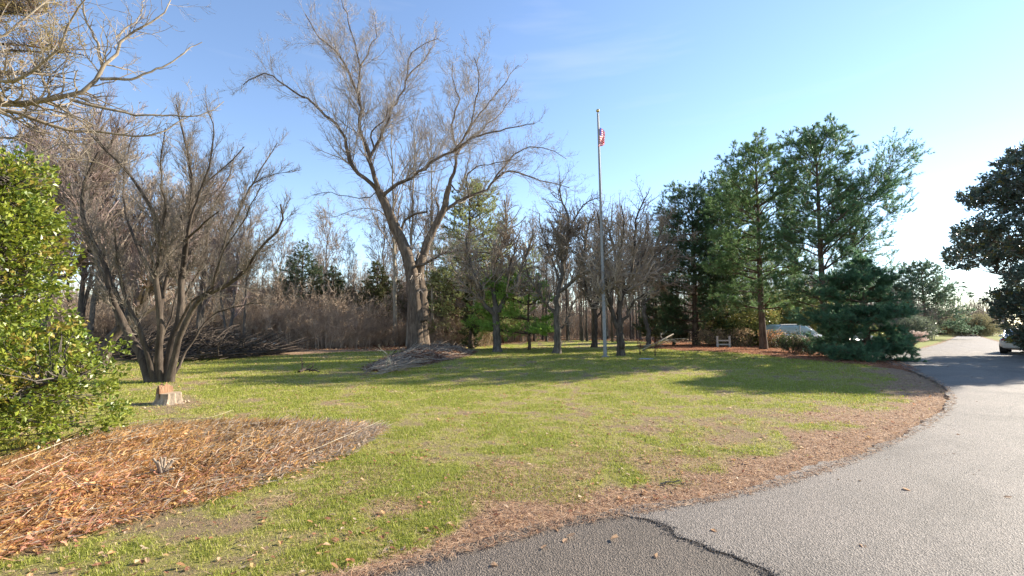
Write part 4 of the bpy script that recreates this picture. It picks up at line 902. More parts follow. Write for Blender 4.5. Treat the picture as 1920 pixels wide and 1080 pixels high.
x, y, d = scatter(10000, 2.0, 26, 1.35, R_(54), rg, lambda x, y: (sdist(LAWN, x, y) > 0)*(.35+.65*(fbm(x/1.2, y/1.2, 3) > .5))*np.where(x < 3, 1, .55))
n = len(x); a = Acc(); V, F, Cc = curled(x, y, H(x, y)+.03, rg.uniform(.018, .05, n)*(1+d*.03), rg, lcols(n, rg)); a.add(V, F); a.C.append(Cc)
px = [(1020, 1043), (1060, 1030), (1150, 1027), (985, 1020), (1072, 1022), (928, 1076), (1892, 946), (1340, 1010), (1230, 1060), (1500, 1000), (1700, 930), (1620, 1040), (1010, 1010), (1040, 1003), (1046, 1008)]
q = np.array([G(*p) for p in px]); V, F, Cc = curled(q[:, 0], q[:, 1], np.where(sdist(OLD_PATCH, q[:, 0], q[:, 1]) > .05, .055, .062), rg.uniform(.04, .07, len(q)), rg, np.array([(.62, .4, .24)]*len(q))); a.add(V, F); a.C.append(Cc)
x, y, d = scatter(900, 2.5, 30, 1.1, R_(54), rg, lambda x, y: (sdist(NEWP, x, y) > .1)*(.1+.9*(fbm(x/2, y/2, 3) > .56)))
V, F, Cc = curled(x, y, np.full(len(x), .062), rg.uniform(.012, .03, len(x))*(1+d*.04), rg, lcols(len(x), rg)*.7); a.add(V, F); a.C.append(Cc)
o = a.build('fallen_leaves', DRYM); tag(o, 'scattered brown and orange leaves on lawn and asphalt', 'fallen leaves', kind='stuff')
# the planting bed: cut-down stalks, strap leaves and leaf litter
mn = BED.min(0); mxb = BED.max(0); n = 90000
x = rg.uniform(max(mn[0], -12), mxb[0], n); y = rg.uniform(mn[1], mxb[1], n); k = (sdist(BED, x, y) > -.05+.08*rg.normal(0, 1, n)) & (np.abs(x) < 1.35*y+1); x = x[k]; y = y[k]; n = len(x)
lit = rg.random(n); near = sstep(5.5, 3.4, y+.25*x)
warm = fbm(x/.8, y/.8, 3)[:, None]
C = palette(rg, n, (.6, .34, .13), (.84, .54, .27), (.26, .13, .06), .24)*(.5+1.0*warm); pal = (rg.random(n) < .6*sstep(-5, -1.5, x)+.3*sstep(5, 7, y)); C[pal] = np.array((.66, .53, .4))*rg.uniform(.4, 1.2, (pal.sum(), 1)); goldy = (rg.random(n) < .3*sstep(-1.5, -4, x)); C[goldy] = np.array((.6, .36, .12))*rg.uniform(.7, 1.2, (goldy.sum(), 1))
red = (rg.random(n) < .18*near); C[red] = np.array((.66, .33, .22))*rg.uniform(.7, 1.4, (red.sum(), 1))
z = zbed(x, y)
m = lit < .38; a = Acc(); V, F, Cc = curled(x[m], y[m], z[m]+.02*rg.random(m.sum()), rg.uniform(.02, .055, m.sum()), rg, C[m]); a.add(V, F); a.C.append(Cc)
m = ~m; q = m.sum(); V, Fl, Cc = ribbons(x[m], y[m], z[m]+.03*rg.random(q), rg.uniform(.05, .24, q), rg.uniform(.003, .016, q), rg.uniform(-1.4, 1.9, q), rg.normal(.1, .3, q), rg, C[m]); a.add(V, Fl); a.C.append(Cc)
o = a.build('leaf_litter', DRYM); tag(o, 'orange brown leaf litter and flattened strap leaves in the planting bed', 'leaf litter', kind='stuff')
# dry pale stalks lying across the bed
rg = np.random.default_rng(93)
def sticks_mesh(n, fn, K, r0, rg):
    P = np.empty((n, K, 3)); 
    for i in range(n): P[i] = fn(i)
    return tubes(P, np.broadcast_to(np.linspace(1, .45, K)[None]*r0, (n, K)).copy(), 4)
def lying(poly, n, l0, l1, aspread, amean, rg, zf, lift=.06, K=6):
    out = []
    mn, mx2 = poly.min(0), poly.max(0)
    while len(out) < n:
        p = rg.uniform(mn, mx2)
        if sdist(poly, [p[0]], [p[1]])[0] < .05: continue
        l = rg.uniform(l0, l1); a_ = rg.normal(amean, aspread); v = np.linspace(0, 1, K)
        X = p[0]+np.cos(a_)*l*v; Y = p[1]+np.sin(a_)*l*v+rg.normal(0, .16)*l*v*v+np.cumsum(rg.normal(0, .02*l, K))
        Z = zf(X, Y)+lift*(.4+rg.random())+abs(rg.normal(0, .05))*l*v*.8
        out.append(np.stack([X, Y, Z], 1))
    return np.array(out)
P = lying(BED, 420, .15, .8, .9, .35, rg, zbed, .03); P = P[P[:, 0, 0] > -9]
back = P[:, 0, 1] > 4.3
V, F = tubes(P, np.broadcast_to(np.linspace(1, .5, 6)[None]*rg.uniform(.0016, .0042, (len(P), 1)), (len(P), 6)), 4)
a = Acc(); a.add(V, F)
P = lying(BED, 170, .05, .2, 3, 0, rg, zbed, .03); P[:, :, 2] += np.linspace(0, 1, 6)[None]*rg.uniform(.02, .2, (len(P), 1))**1.3
a.add(*tubes(P, np.full((len(P), 6), .002), 3))
o = a.build('dry_stalks', TW_PALE); tag(o, 'pale dry stalks strewn across the planting bed', 'dry stalks', kind='stuff')
for k, (pts, r, lab) in enumerate([([(0, 905), (120, 850), (215, 822), (330, 812), (400, 822)], .007, 'longest pale cane lying along the back of the bed below the holly'),
                                   ([(225, 845), (330, 808), (400, 794), (435, 784)], .005, 'thin pale cane rising over the back edge of the bed towards the stump'),
                                   ([(25, 950), (75, 928), (130, 900)], .005, 'short straight pale cane near the left end of the bed'),
                                   ([(560, 868), (640, 838), (715, 800)], .005, 'pale cane along the right tip of the bed')]):
    q = np.array([G(*p) for p in pts]); zz = zbed(q[:, 0], q[:, 1])+.05+.03*np.arange(len(q)); Pq = resample(np.column_stack([q, zz]), 10, .004, rg)
    a = Acc(); a.add(*tubes((Pq-Pq[0])[None], np.linspace(r, r*.5, 10)[None], 6)); o = a.build('cane', TW_PALE, loc=tuple(Pq[0])); tag(o, lab, 'cane', 'pale canes in the bed')
# straw on the bed under the pines
x = rg.uniform(STRAW[:, 0].min(), STRAW[:, 0].max(), 26000); y = rg.uniform(STRAW[:, 1].min(), STRAW[:, 1].max(), 26000); k = sdist(STRAW, x, y) > -.2; x = x[k]; y = y[k]; n = len(x)
V, Fl, Cc = ribbons(x, y, H(x, y)+.08+.03*rg.random(n), rg.uniform(.08, .2, n), np.full(n, .02), rg.uniform(0, 6.28, n), rg.uniform(-.1, .4, n), rg, palette(rg, n, (.32, .13, .07), (.52, .27, .15), (.12, .05, .03), .2))
o = mk('pine_straw', V, Fl, DRYM, col=Cc); tag(o, 'rusty pine straw heaped under the pines', 'pine straw', kind='stuff')
# leaf litter on the wood floor near the lawn edge
x = rg.uniform(-36, 22, 60000); y = rg.uniform(33, 62, 60000); k = (sdist(LAWN, x, y) < .3) & (sdist(STRAW, x, y) < 0) & (rg.random(60000) < .7); x = x[k]; y = y[k]; n = len(x)
V, F, Cc = curled(x, y, H(x, y), rg.uniform(.09, .2, n), rg, lcols(n, rg)*.8)
o = mk('woodland_leaves', V, F, DRYM, col=Cc); tag(o, 'fallen leaves covering the floor of the wood', 'fallen leaves', kind='stuff')
x = rg.uniform(-14, 14, 9000); y = rg.uniform(20, 40, 9000); k = (sdist(LAWN, x, y) > .0) & (rg.random(9000) < .25+.75*(fbm(x/3, y/2, 3) > .52)*sstep(26, 34, y)); x = x[k]; y = y[k]; n = len(x)
V, F, Cc = curled(x, y, H(x, y)+.02, rg.uniform(.05, .12, n), rg, lcols(n, rg)*.8)
o = mk('fallen_leaves', V, F, DRYM, col=Cc); tag(o, 'brown leaves thinly scattered on the grass around the flagpole', 'fallen leaves', kind='stuff')

# ------------------------------------------------------------------ mound of leaves and twigs at the big tree
o = bed_sheet('leaf_mound', MOUND, M_BEDF, .03, .24, 1.2, .12, edge=.25); o['kind'] = 'stuff'
def zm(x, y): 
    s_ = sdist(MOUND, x, y); return H(x, y)+.03+.24*sstep(0, 1.2, s_)*(.6+.8*fbm(x/.5, y/.5, 3))
n = 26000; x = rg.uniform(MOUND[:, 0].min(), MOUND[:, 0].max(), n); y = rg.uniform(MOUND[:, 1].min(), MOUND[:, 1].max(), n); k = sdist(MOUND, x, y) > -.1+.2*rg.normal(0, 1, n)*.5; x = x[k]; y = y[k]; n = len(x)
V, F, Cc = curled(x, y, zm(x, y)+.03*rg.random(n), rg.uniform(.05, .12, n), rg, palette(rg, n, (.2, .12, .08), (.42, .28, .2), (.12, .06, .04), .2))
o = mk('mound_leaves', V, F, DRYM, col=Cc); tag(o, 'dull brown leaves heaped at the foot of the big maple', 'leaf heap', kind='stuff')
P = lying(MOUND, 300, .3, 1.2, 1.5, .4, rg, zm, .08); P[:, :, 2] += np.linspace(0, 1, 6)[None]*(rg.random((len(P), 1))**4)*.45; a = Acc(); a.add(*tubes(P, np.broadcast_to(np.linspace(.014, .006, 6), (len(P), 6)), 4))
front = smooth_poly([G(*p) for p in [(672, 702), (690, 692), (740, 684), (780, 686), (740, 700), (690, 706)]], 1)
P = lying(front, 160, .4, 1.2, 1.0, .6, rg, zm, .12); P[:, :, 2] += np.linspace(0, 1, 6)[None]*rg.uniform(0, .2, (len(P), 1)); a.add(*tubes(P, np.broadcast_to(np.linspace(.016, .006, 6), (len(P), 6)), 4))
o = a.build('twig_heap', TW_TAN); tag(o, 'cut twigs raked onto the leaf heap below the big maple', 'twigs', kind='stuff')
def branch_thing(name, label, pts, r0, r1, mat, seed, M=8, cat='branch', group=None, up=.05, lf=.4):
    rg = np.random.default_rng(seed); P = resample(np.array(pts, float), 14, .01, rg); R = np.linspace(r0, r1, 14)
    a = Acc(); b0 = P[0].copy(); a.add(*tubes((P-b0)[None], R[None], 7))
    if M:
        P1, R1 = spawn((P-b0)[None], R[None], M, .15, .95, .8, lf, rg, 6, up, .2, .6, .4, r1*.6, .2, 1.5); a.add(*tubes(P1, R1, 4))
        P2, R2 = spawn(P1, R1, M*4, .2, 1, .8, .5, rg, 4, up, .2, .6, .4, r1*.4, .1, .7); a.add(*tubes(P2, R2, 3))
    o = a.build(name, mat, loc=tuple(b0)); return tag(o, label, cat, group)
def gp3(px, py, z=0):
    q = G(px, py); return (q[0], q[1], Hs(*q)+z)
branch_thing('cut_branch', 'pale curved branch standing out of the front of the leaf mound', [gp3(735, 694, .1), gp3(728, 694, .5), gp3(718, 694, .75), gp3(705, 695, .8)], .03, .012, TW_PALE, 301, 5)
branch_thing('cut_branch', 'dark forked stick propped on the leaf mound', [gp3(728, 690, .2), gp3(738, 690, .65), gp3(748, 690, .85)], .022, .01, BK_DARK, 302, 2)
branch_thing('cut_branch', 'small pale bent branch beside the forked stick', [gp3(722, 697, .05), gp3(727, 697, .55), gp3(734, 697, .45)], .022, .01, TW_PALE, 303, 4)
branch_thing('cut_branch', 'dark fallen branch lying alone on the grass between the two big trees', [gp3(560, 700, .05), gp3(575, 698, .1), gp3(600, 699, .05)], .05, .02, BK_DARK, 304, 7, up=-.02)
branch_thing('twig', 'short grey twig lying at the asphalt edge', [gp3(1238, 913, .03), gp3(1265, 911, .04), gp3(1300, 914, .03)], .008, .004, TW_DARK, 305, 3)

# brush pile and fallen log
BP = smooth_poly([G(*p) for p in [(180, 676), (300, 680), (420, 676), (515, 668), (500, 661), (400, 660), (300, 659), (190, 660)]], 2)
def zbp(x, y): return H(x, y)+.55*sstep(0, 3, sdist(BP, x, y))*(.5+fbm(x/2, y/2, 2))
P = lying(BP, 1700, .6, 3.0, 1.2, .2, rg, zbp, .2); P[:, :, 2] += np.linspace(0, 1, 6)[None]*(rg.random((len(P), 1))**3)*1.1; a = Acc(); a.add(*tubes(P, np.broadcast_to(np.linspace(.035, .012, 6), (len(P), 6))*rg.uniform(.5, 1.5, (len(P), 1)), 4))
o = a.build('brush_pile', BK_DARK); tag(o, 'long dark pile of cut branches behind the many-stemmed tree', 'brush pile')
X0 = W(405, 628, 36); X1 = W(470, 652, 34.5); X2 = W(525, 664, 33.5)
log = thing('fallen_log', 'thick pale fallen log sloping down to the right out of the brush pile', 'log', (X0[0], X0[1], 0))
Pq = resample([X0, X1, X2], 14, .02, rg); Pq[:, 2] = np.linspace(1.35, .2, 14)
a = Acc(); a.add(*tubes((Pq-np.array([X0[0], X0[1], 0]))[None], np.linspace(.17, .22, 14)[None], 12)); a.build('log', BK_PALE, log, smooth=True)
def disc(c, nrm_, r, n=16, jag=.05):
    nn = nrm(np.array(nrm_, float)); u = nrm(np.cross(nn, [0, 0, 1.0]) if abs(nn[2]) < .9 else np.cross(nn, [1.0, 0, 0])); v = np.cross(nn, u); t = np.arange(n)/n*6.283
    V = np.array(c)+r*(np.cos(t)[:, None]*u+np.sin(t)[:, None]*v); V = np.vstack([V, [c]]); F = np.array([[i, (i+1) % n, n] for i in range(n)]); return V, F
a = Acc(); a.add(*disc(Pq[0]-np.array([X0[0], X0[1], 0]), Pq[0]-Pq[1], .17)); a.build('cut_face', CUTWOOD, log)
branch_thing('fallen_branch', 'grey fallen branch leaning on the ground left of the dense dark pine', [gp3(1208, 652, .05), (*at(1228, 30)[:2], .55), (*at(1262, 31)[:2], 1.15)], .12, .04, BK_PALE, 306, 7)
for px_, py_, sd, lab in [(1200, 668, 1, 'small red twigged sapling between flagpole tree and fallen branch'), (1228, 670, 2, 'small red twigged sapling just below the fallen branch')]:
    q = gp3(px_, py_); rgx = np.random.default_rng(sd); P0 = np.array([resample([(0, 0, 0), (rgx.normal(0, .1), rgx.normal(0, .1), .5), (rgx.normal(0, .3), rgx.normal(0, .3), 1.0)], 8) for _ in range(5)]); R0 = np.broadcast_to(np.linspace(.012, .006, 8), (5, 8)).copy()
    P1, R1 = spawn(P0, R0, 26, .3, 1, .8, .4, rgx, 5, .1, .2, .7, .5, .006, .1, .4); tw = thing('sapling', lab, 'sapling', q, 'red twigged saplings')
    a = Acc(); a.add(*tubes(P0, R0, 4)); a.build('stems', BK_DARK, tw); a = Acc(); a.add(*tubes(P1, R1, 3)); a.build('twigs', mat_flat('red_twig', (.3, .06, .05), .7), tw)

# ------------------------------------------------------------------ tree stump
sx, sy = G(316, 758); stump = thing('tree_stump', 'sawn tree stump with a taller slab left standing on one side', 'tree stump', (sx, sy, Hs(sx, sy)))
rg = np.random.default_rng(401)
def stump_ring(r, z, n=36, c=(0, 0), sq=1.0, seed=0, cut=None):
    t = np.arange(n)/n*2*math.pi; rr = r*(1+.06*np.sin(5*t+seed)+.035*np.sin(11*t+1.3*seed)+.02*np.sin(23*t))
    X = c[0]+rr*np.cos(t); Y = c[1]+rr*np.sin(t)*sq
    if cut is not None: X = np.minimum(X, cut)
    return np.stack([X, Y, np.full(n, z) if np.isscalar(z) else z(X, Y)], 1)
def loft(rings):
    n = len(rings[0]); V = np.concatenate(rings); F = []
    for k in range(len(rings)-1):
        for i in range(n): F.append([k*n+i, k*n+(i+1) % n, (k+1)*n+(i+1) % n, (k+1)*n+i])
    return V, np.array(F)
def capf(ring):
    n = len(ring); c = ring.mean(0); V = np.vstack([ring, c]); return V, np.array([[i, (i+1) % n, n] for i in range(n)])
RB = [stump_ring(.36, -.03, seed=1), stump_ring(.27, .04, seed=1), stump_ring(.225, .13, seed=1, c=(.01, 0)), stump_ring(.215, .24, seed=1, c=(.01, 0))]
a = Acc(); a.add(*loft(RB)); a.build('base', mat_bark('stump_bark', (.16, .12, .085), (.32, .25, .18), (.44, .36, .27), 16, bumpd=.03), stump)
a = Acc(); a.add(*capf(RB[-1])); a.build('cut_face', CUTWOOD, stump)
def jagz(X, Y): return .40+.035*np.sin(Y*23+1)+.02*np.sin(Y*61)
sl = [stump_ring(.2, .12, seed=1, c=(-.015, 0), cut=-.05), stump_ring(.205, .25, seed=1, c=(-.005, 0), cut=-.05), stump_ring(.2, .34, seed=1, c=(0, 0), cut=-.055), stump_ring(.19, jagz, seed=1, cut=-.075)]
for s__ in sl: s__[:, 0] -= .012
a = Acc(); a.add(*loft(sl)); a.add(*capf(sl[-1])); a.build('standing_slab', mat_bark('torn_wood', (.13, .07, .04), (.25, .145, .085), (.37, .24, .15), 18, bumpd=.03), stump)
branch_thing('wood_chip', 'pale flake of wood lying just right of the stump', [gp3(344, 757, .03), gp3(350, 756, .04), gp3(356, 756, .02)], .03, .02, CUTWOOD, 402, 0, cat='wood chip')
# little many-stubbed stump in the bed
q = G(303, 915); bs = thing('shrub_stump', 'small cut back shrub stump with splayed grey stubs in the leaf bed', 'shrub stump', (q[0], q[1], float(zbed(np.array([q[0]]), np.array([q[1]]))[0])))
rg = np.random.default_rng(403); a = Acc(); b = Acc()
for k in range(17):
    t = k*2.4; l = rg.uniform(.05, .2); o_ = rg.uniform(.01, .12); P = resample([(math.cos(t)*.015, math.sin(t)*.015, -.03), (math.cos(t)*o_*.4, math.sin(t)*o_*.4, l*.45), (math.cos(t)*o_, math.sin(t)*o_, l)], 7, .003, rg)
    rr = rg.uniform(.006, .016); a.add(*tubes(P[None], np.linspace(rr*1.4, rr, 7)[None], 7)); b.add(*disc(P[-1], P[-1]-P[-2], rr, 8))
a.build('stubs', TW_TAN, bs, smooth=True); b.build('cut_faces', CUTWOOD, bs)

# ------------------------------------------------------------------ flagpole and flag
fx, fy = G(1135, 671); fz = Hs(fx, fy); lean_t = W(1121, 213, fy)
pole = thing('flagpole', 'tall tapered grey flagpole with a gilt ball on top', 'flagpole', (fx, fy, fz))
hp = lean_t[2]-fz; tx_ = lean_t[0]-fx
PM = mat_flat('pole_paint', (.25, .25, .24), .55, .4, metal=.1, nscale=8)
a = Acc(); u = np.linspace(0, 1, 24); Pp = np.stack([tx_*u, 0*u, -.1+(hp+.1)*u], 1); a.add(*tubes(Pp[None], (.1-.05*u)[None], 16)); a.add(*disc(Pp[-1], (0, 0, 1), .055)); a.build('shaft', PM, pole, smooth=True)
a = Acc(); a.add(*tubes(np.array([[[0, 0, -.05], [0, 0, .06], [0, 0, .09]]]), np.array([[.2, .2, .13]]), 18)); a.build('collar', PM, pole)
def sphere(c, r, n=14, m=9, sc=(1, 1, 1)):
    t = np.linspace(0, math.pi, m); p = np.arange(n)/n*6.283; V = np.array([[math.sin(a_)*math.cos(b_)*sc[0], math.sin(a_)*math.sin(b_)*sc[1], math.cos(a_)*sc[2]] for a_ in t for b_ in p])*r+np.array(c)
    return V, np.array([[i*n+j, (i+1)*n+j, (i+1)*n+(j+1) % n, i*n+(j+1) % n] for i in range(m-1) for j in range(n)])
a = Acc(); a.add(*sphere((tx_, 0, hp+.16), .1)); a.build('finial', mat_flat('gilt', (.55, .42, .16), .35, .6, metal=.6), pole, smooth=True)
a = Acc(); a.add(*tubes(np.array([[[tx_, 0, hp-.02], [tx_, 0, hp+.08]]]), np.array([[.02, .02]]), 8)); a.build('truck', PM, pole)
a = Acc(); u = np.linspace(0, 1, 16); a.add(*tubes(np.stack([.12+(tx_-.05)*u, -.03+0*u, 1.2+(hp-1.3)*u], 1)[None], np.full((1, 16), .006), 4)); a.add(*tubes(np.array([[[.1, -.02, 1.1], [.15, -.03, 1.15], [.1, -.02, 1.35]]]), np.array([[.01, .015, .01]]), 6)); a.build('halyard', TW_PALE, pole)
# flag: hangs limp, folded on itself
nu, nv = 46, 40; U, Vv = np.meshgrid(np.linspace(0, 1, nu), np.linspace(0, 1, nv), indexing='ij')
zt = W(1121, 236, fy)[2]-fz; fw = 1.5; fh = 1.05
fold = np.sin(U*11+Vv*2.0)*.09*(.2+U)
X = .06+.30*np.sin(np.minimum(U*1.9, 1.57))*(1-.55*Vv*0)-.62*np.clip(U-.55, 0, 1)*(1-Vv)**.6*1.25 + fold*.35
Z = -Vv*0 - (1-Vv)*fh*.82 - U*.62*(.55+.45*Vv); X = X*(1+.0*Z)
Y = fold+.10*np.cos(U*5)
Vt = np.stack([X, Y, Z], -1); idx = np.arange(nu*nv).reshape(nu, nv); F = np.stack([idx[:-1, :-1], idx[1:, :-1], idx[1:, 1:], idx[:-1, 1:]], -1).reshape(-1, 4)
flag = thing('flag', 'limp striped red and white flag hanging from the flagpole', 'flag', (fx+tx_*zt/hp, fy, fz+zt))
fc = (F % nv).min(1)/(nv-1.); fu = (F//nv).min(1)/(nu-1.); sI = np.minimum((fc*13).astype(int), 12); red = (sI % 2 == 0); canton = (fu < .24) & (fc > .46)
def cloth(n_, c): return mat_col(n_, .8, .45, .1)
FM = mat_col('flag_cloth', .8, .5, .1)
def sub_faces(m_, col, nm):
    Fk = F[m_]; us = np.unique(Fk); mp_ = np.full(nu*nv, -1); mp_[us] = np.arange(len(us)); mk(nm, Vt.reshape(-1, 3)[us], mp_[Fk], FM, flag, col=np.broadcast_to(np.array(col, float), (len(us), 3)), smooth=True)
sub_faces(red & ~canton, (.62, .04, .06), 'red_stripes'); sub_faces(~red & ~canton, (.82, .8, .78), 'white_stripes')
sub_faces(canton, (.05, .07, .25), 'canton')
# stars on the canton
a = Acc(); Pv = Vt
for i in range(9):
    for j in range(5 if i % 2 == 0 else 4):
        iu = int((.02+.22*i/9)*(nu-1)); iv = int((.5+.46*(j+(.0 if i % 2 == 0 else .5))/5+.02)*(nv-1)); c = Pv[iu, iv]; e1 = nrm(Pv[min(iu+1, nu-1), iv]-c); e2 = nrm(Pv[iu, min(iv+1, nv-1)]-c)
        for sgn in (-1, 1):
            nn = nrm(np.cross(e1, e2))*.006*sgn; t = np.arange(10)/10*6.283; rr = np.where(np.arange(10) % 2 == 0, .018, .008)
            V = c+nn+rr[:, None]*(np.cos(t)[:, None]*e1+np.sin(t)[:, None]*e2); a.add(np.vstack([V, [c+nn]]), np.array([[q_, (q_+1) % 10, 10] for q_ in range(10)]), (.85, .85, .85))
a.build('stars', FM, flag)

# ------------------------------------------------------------------ cars
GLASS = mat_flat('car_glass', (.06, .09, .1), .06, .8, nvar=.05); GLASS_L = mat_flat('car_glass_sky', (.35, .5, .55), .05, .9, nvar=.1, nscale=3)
TYRE = mat_flat('tyre', (.03, .03, .03), .85); RIM = mat_flat('rim', (.5, .5, .52), .35, .5, metal=.7); LAMP_R = mat_flat('tail_lamp', (.45, .03, .03), .15, .7); LAMP_W = mat_flat('head_lamp', (.7, .72, .75), .1, .8); TRIM = mat_flat('trim', (.035, .035, .035), .6)
PLATE = mat_flat('licence_plate', (.75, .42, .08), .5)
def section(x, w, zb, zt, n=14, pw=3.2):
    t = np.arange(n*2)/(n*2)*2*math.pi; c, s = np.cos(t), np.sin(t); e = 2/pw
    return np.stack([np.full(2*n, x), w*np.sign(c)*np.abs(c)**e, (zt+zb)/2+(zt-zb)/2*np.sign(s)*np.abs(s)**e], 1)
def car(name, label, loc, rz, paint, style='sedan', glass=GLASS, sc=1.0, group=None):
    """rear at -x, nose at +x"""
    r = thing(name, label, 'car', loc, group, rz); r.scale = (sc, sc, sc)
    if style == 'sedan':
        st = [(-2.30, .62, .42, .78), (-2.26, .76, .34, .92), (-2.1, .85, .28, 1.0), (-1.7, .89, .22, 1.03), (-1.0, .91, .2, .98), (0, .91, .2, .95), (.9, .91, .2, .95), (1.5, .89, .22, .9), (2.0, .84, .26, .8), (2.22, .76, .32, .7), (2.3, .6, .42, .62)]
        gs = [(-1.85, .68, .93, .99), (-1.45, .68, .93, 1.19), (-.95, .66, .93, 1.38), (-.3, .65, .93, 1.44), (.3, .64, .92, 1.42), (.8, .66, .9, 1.22), (1.3, .7, .88, .96)]; zr = 1.455
    else:
        st = [(-2.3, .7, .42, 1.0), (-2.25, .84, .36, 1.08), (-1.9, .92, .3, 1.1), (-1, .94, .28, 1.1), (.6, .94, .28, 1.1), (1.3, .93, .3, 1.06), (1.9, .9, .34, 1.0), (2.2, .82, .4, .9), (2.3, .7, .5, .8)]
        gs = [(-2.2, .76, 1.05, 1.1), (-2.1, .78, 1.05, 1.6), (-1.6, .77, 1.05, 1.72), (-.2, .76, 1.05, 1.74), (.4, .75, 1.04, 1.66), (.8, .76, 1.02, 1.38), (1.2, .78, 1.0, 1.08)]; zr = 1.76
    a = Acc(); rings = [section(*s_) for s_ in st]; a.add(*loft(rings)); a.add(*capf(rings[0])); a.add(*capf(rings[-1])); body = a.build('body', paint, r, smooth=True)
    rings = [section(x_, w_, zb_, zt_, 14, 4.2) for x_, w_, zb_, zt_ in gs]; a = Acc(); a.add(*loft(rings)); a.add(*capf(rings[0])); a.add(*capf(rings[-1])); a.build('windows', glass, r, smooth=True)
    # roof skin, pillars
    mid = gs[2:5]; a = Acc(); rr = []
    for (x_, w_, zb_, zt_) in mid:
        yy = np.linspace(-1, 1, 9); rr.append(np.stack([np.full(9, x_), yy*(w_-.03), zt_+.018-.05*yy**4], 1))
    nq = 9; V = np.concatenate(rr+[q_-np.array([0, 0, .04]) for q_ in rr]); F = []
    for k in range(2):
        for i in range(nq-1): F.append([k*nq+i, k*nq+i+1, (k+1)*nq+i+1, (k+1)*nq+i])
    a.add(V, np.array(F))
    for sgn in (-1, 1):
        for (x0, x1) in ((0, 2), (3, 3), (4, 6)):
            p0 = np.array(gs[x0]); p1 = np.array(gs[x1]); A_ = (p0[0], sgn*(p0[1]+.012), p0[3 if x0 not in (3,) else 2]); B_ = (p1[0]+(.02 if x0 == x1 else 0), sgn*(p1[1]-.0+.005), p1[3]-.02)
            a.add(*tubes(np.array([[A_, B_]]), np.array([[.035, .03]]), 6))
    a.build('roof', paint, r, smooth=False)
    for x_ in (-1.38, 1.38):
        for sgn in (-1, 1):
            w = bpy.data.objects.new('wheel', None); COL.objects.link(w); w.parent = r; w.location = (x_, sgn*.8, .33)
            prof = [(.19, -.1), (.3, -.11), (.33, -.08), (.335, 0), (.33, .08), (.3, .11), (.19, .1)]; n_ = 24; t = np.arange(n_)/n_*6.283
            V = np.array([[p_[0]*math.cos(q_), p_[1], p_[0]*math.sin(q_)] for q_ in t for p_ in prof]); m_ = len(prof); F = np.array([[i*m_+j, ((i+1) % n_)*m_+j, ((i+1) % n_)*m_+j+1, i*m_+j+1] for i in range(n_) for j in range(m_-1)])
            mk('tyre', V, F, TYRE, w, smooth=True)
            a = Acc(); a.add(*disc((0, sgn*.09, 0), (0, sgn, 0), .2, 20)); 
            for q_ in range(5):
                t0 = q_/5*6.283; a.add(*tubes(np.array([[[0, sgn*.1, 0], [.18*math.cos(t0), sgn*.1, .18*math.sin(t0)]]]), np.array([[.03, .022]]), 5))
            mk_ = a.build('rim', RIM, w)
            a = Acc(); a.add(*tubes(np.array([[[x_, sgn*.6, .36], [x_, sgn*.875, .36]]]), np.array([[.37, .365]]), 22)); a.add(*disc((x_, sgn*.87, .36), (0, sgn, 0), .365, 22)); a.build('wheel_arch', TRIM, r)
    for sgn in (-1, 1):
        a = Acc(); a.add(*sphere((-2.2, sgn*.62, .8), .14, sc=(.55, 1.25, .75))); a.build('tail_light', LAMP_R, r, smooth=True)
        a = Acc(); a.add(*sphere((2.14, sgn*.6, .68), .13, sc=(.9, 1.2, .6))); a.build('headlight', LAMP_W, r, smooth=True)
        a = Acc(); a.add(*sphere((.75, sgn*.98, 1.0), .09, sc=(.7, 1, .7))); a.build('mirror', paint, r, smooth=True)
        a = Acc(); a.add(*tubes(np.array([[[-.25, sgn*.925, .8], [-.05, sgn*.925, .8]]]), np.array([[.012, .012]]), 5)); a.build('door_handle', TRIM, r)
    a = Acc(); a.add(*loft([np.array([[-2.318, -.16, .66], [-2.318, .16, .66], [-2.318, .16, .82], [-2.318, -.16, .82]]), np.array([[-2.27, -.16, .66], [-2.27, .16, .66], [-2.27, .16, .82], [-2.27, -.16, .82]])])); a.add(np.array([[-2.319, -.16, .66], [-2.319, .16, .66], [-2.319, .16, .82], [-2.319, -.16, .82]]), np.array([[0, 1, 2, 3]])); a.build('licence_plate', PLATE, r)
    a = Acc(); a.add(*tubes(np.array([[[-2.22, -.7, .4], [-2.33, -.3, .38], [-2.33, .3, .38], [-2.22, .7, .4]]]), np.full((1, 4), .05), 6)); a.build('bumper', TRIM if style != 'sedan' else paint, r)
    return r
PW = mat_flat('white_paint', (.78, .78, .78), .25, .5, coat=.6, nvar=.02); PB = mat_flat('blue_paint', (.12, .25, .42), .3, .5, coat=.5, nvar=.04)
q = W(1908, 612, 27.6); car('parked_sedan', 'white sedan parked with its tail to the viewer under the magnolia', (30.75, 28.4, .06), R_(40), PW)
q = at(1490, 35); car('parked_car', 'white car with sky blue windows half hidden behind the pine trunks', q, R_(8), PW, 'suv', GLASS_L)
q = at(1590, 31.5); car('parked_sedan', 'white sedan with red tail lamp glimpsed behind the young pine', q, R_(28), PW)
q = W(1778, 612, 100); car('distant_car', 'small blue car parked at the far end of the road', (q[0], 100, 0), R_(60), PB, 'suv')

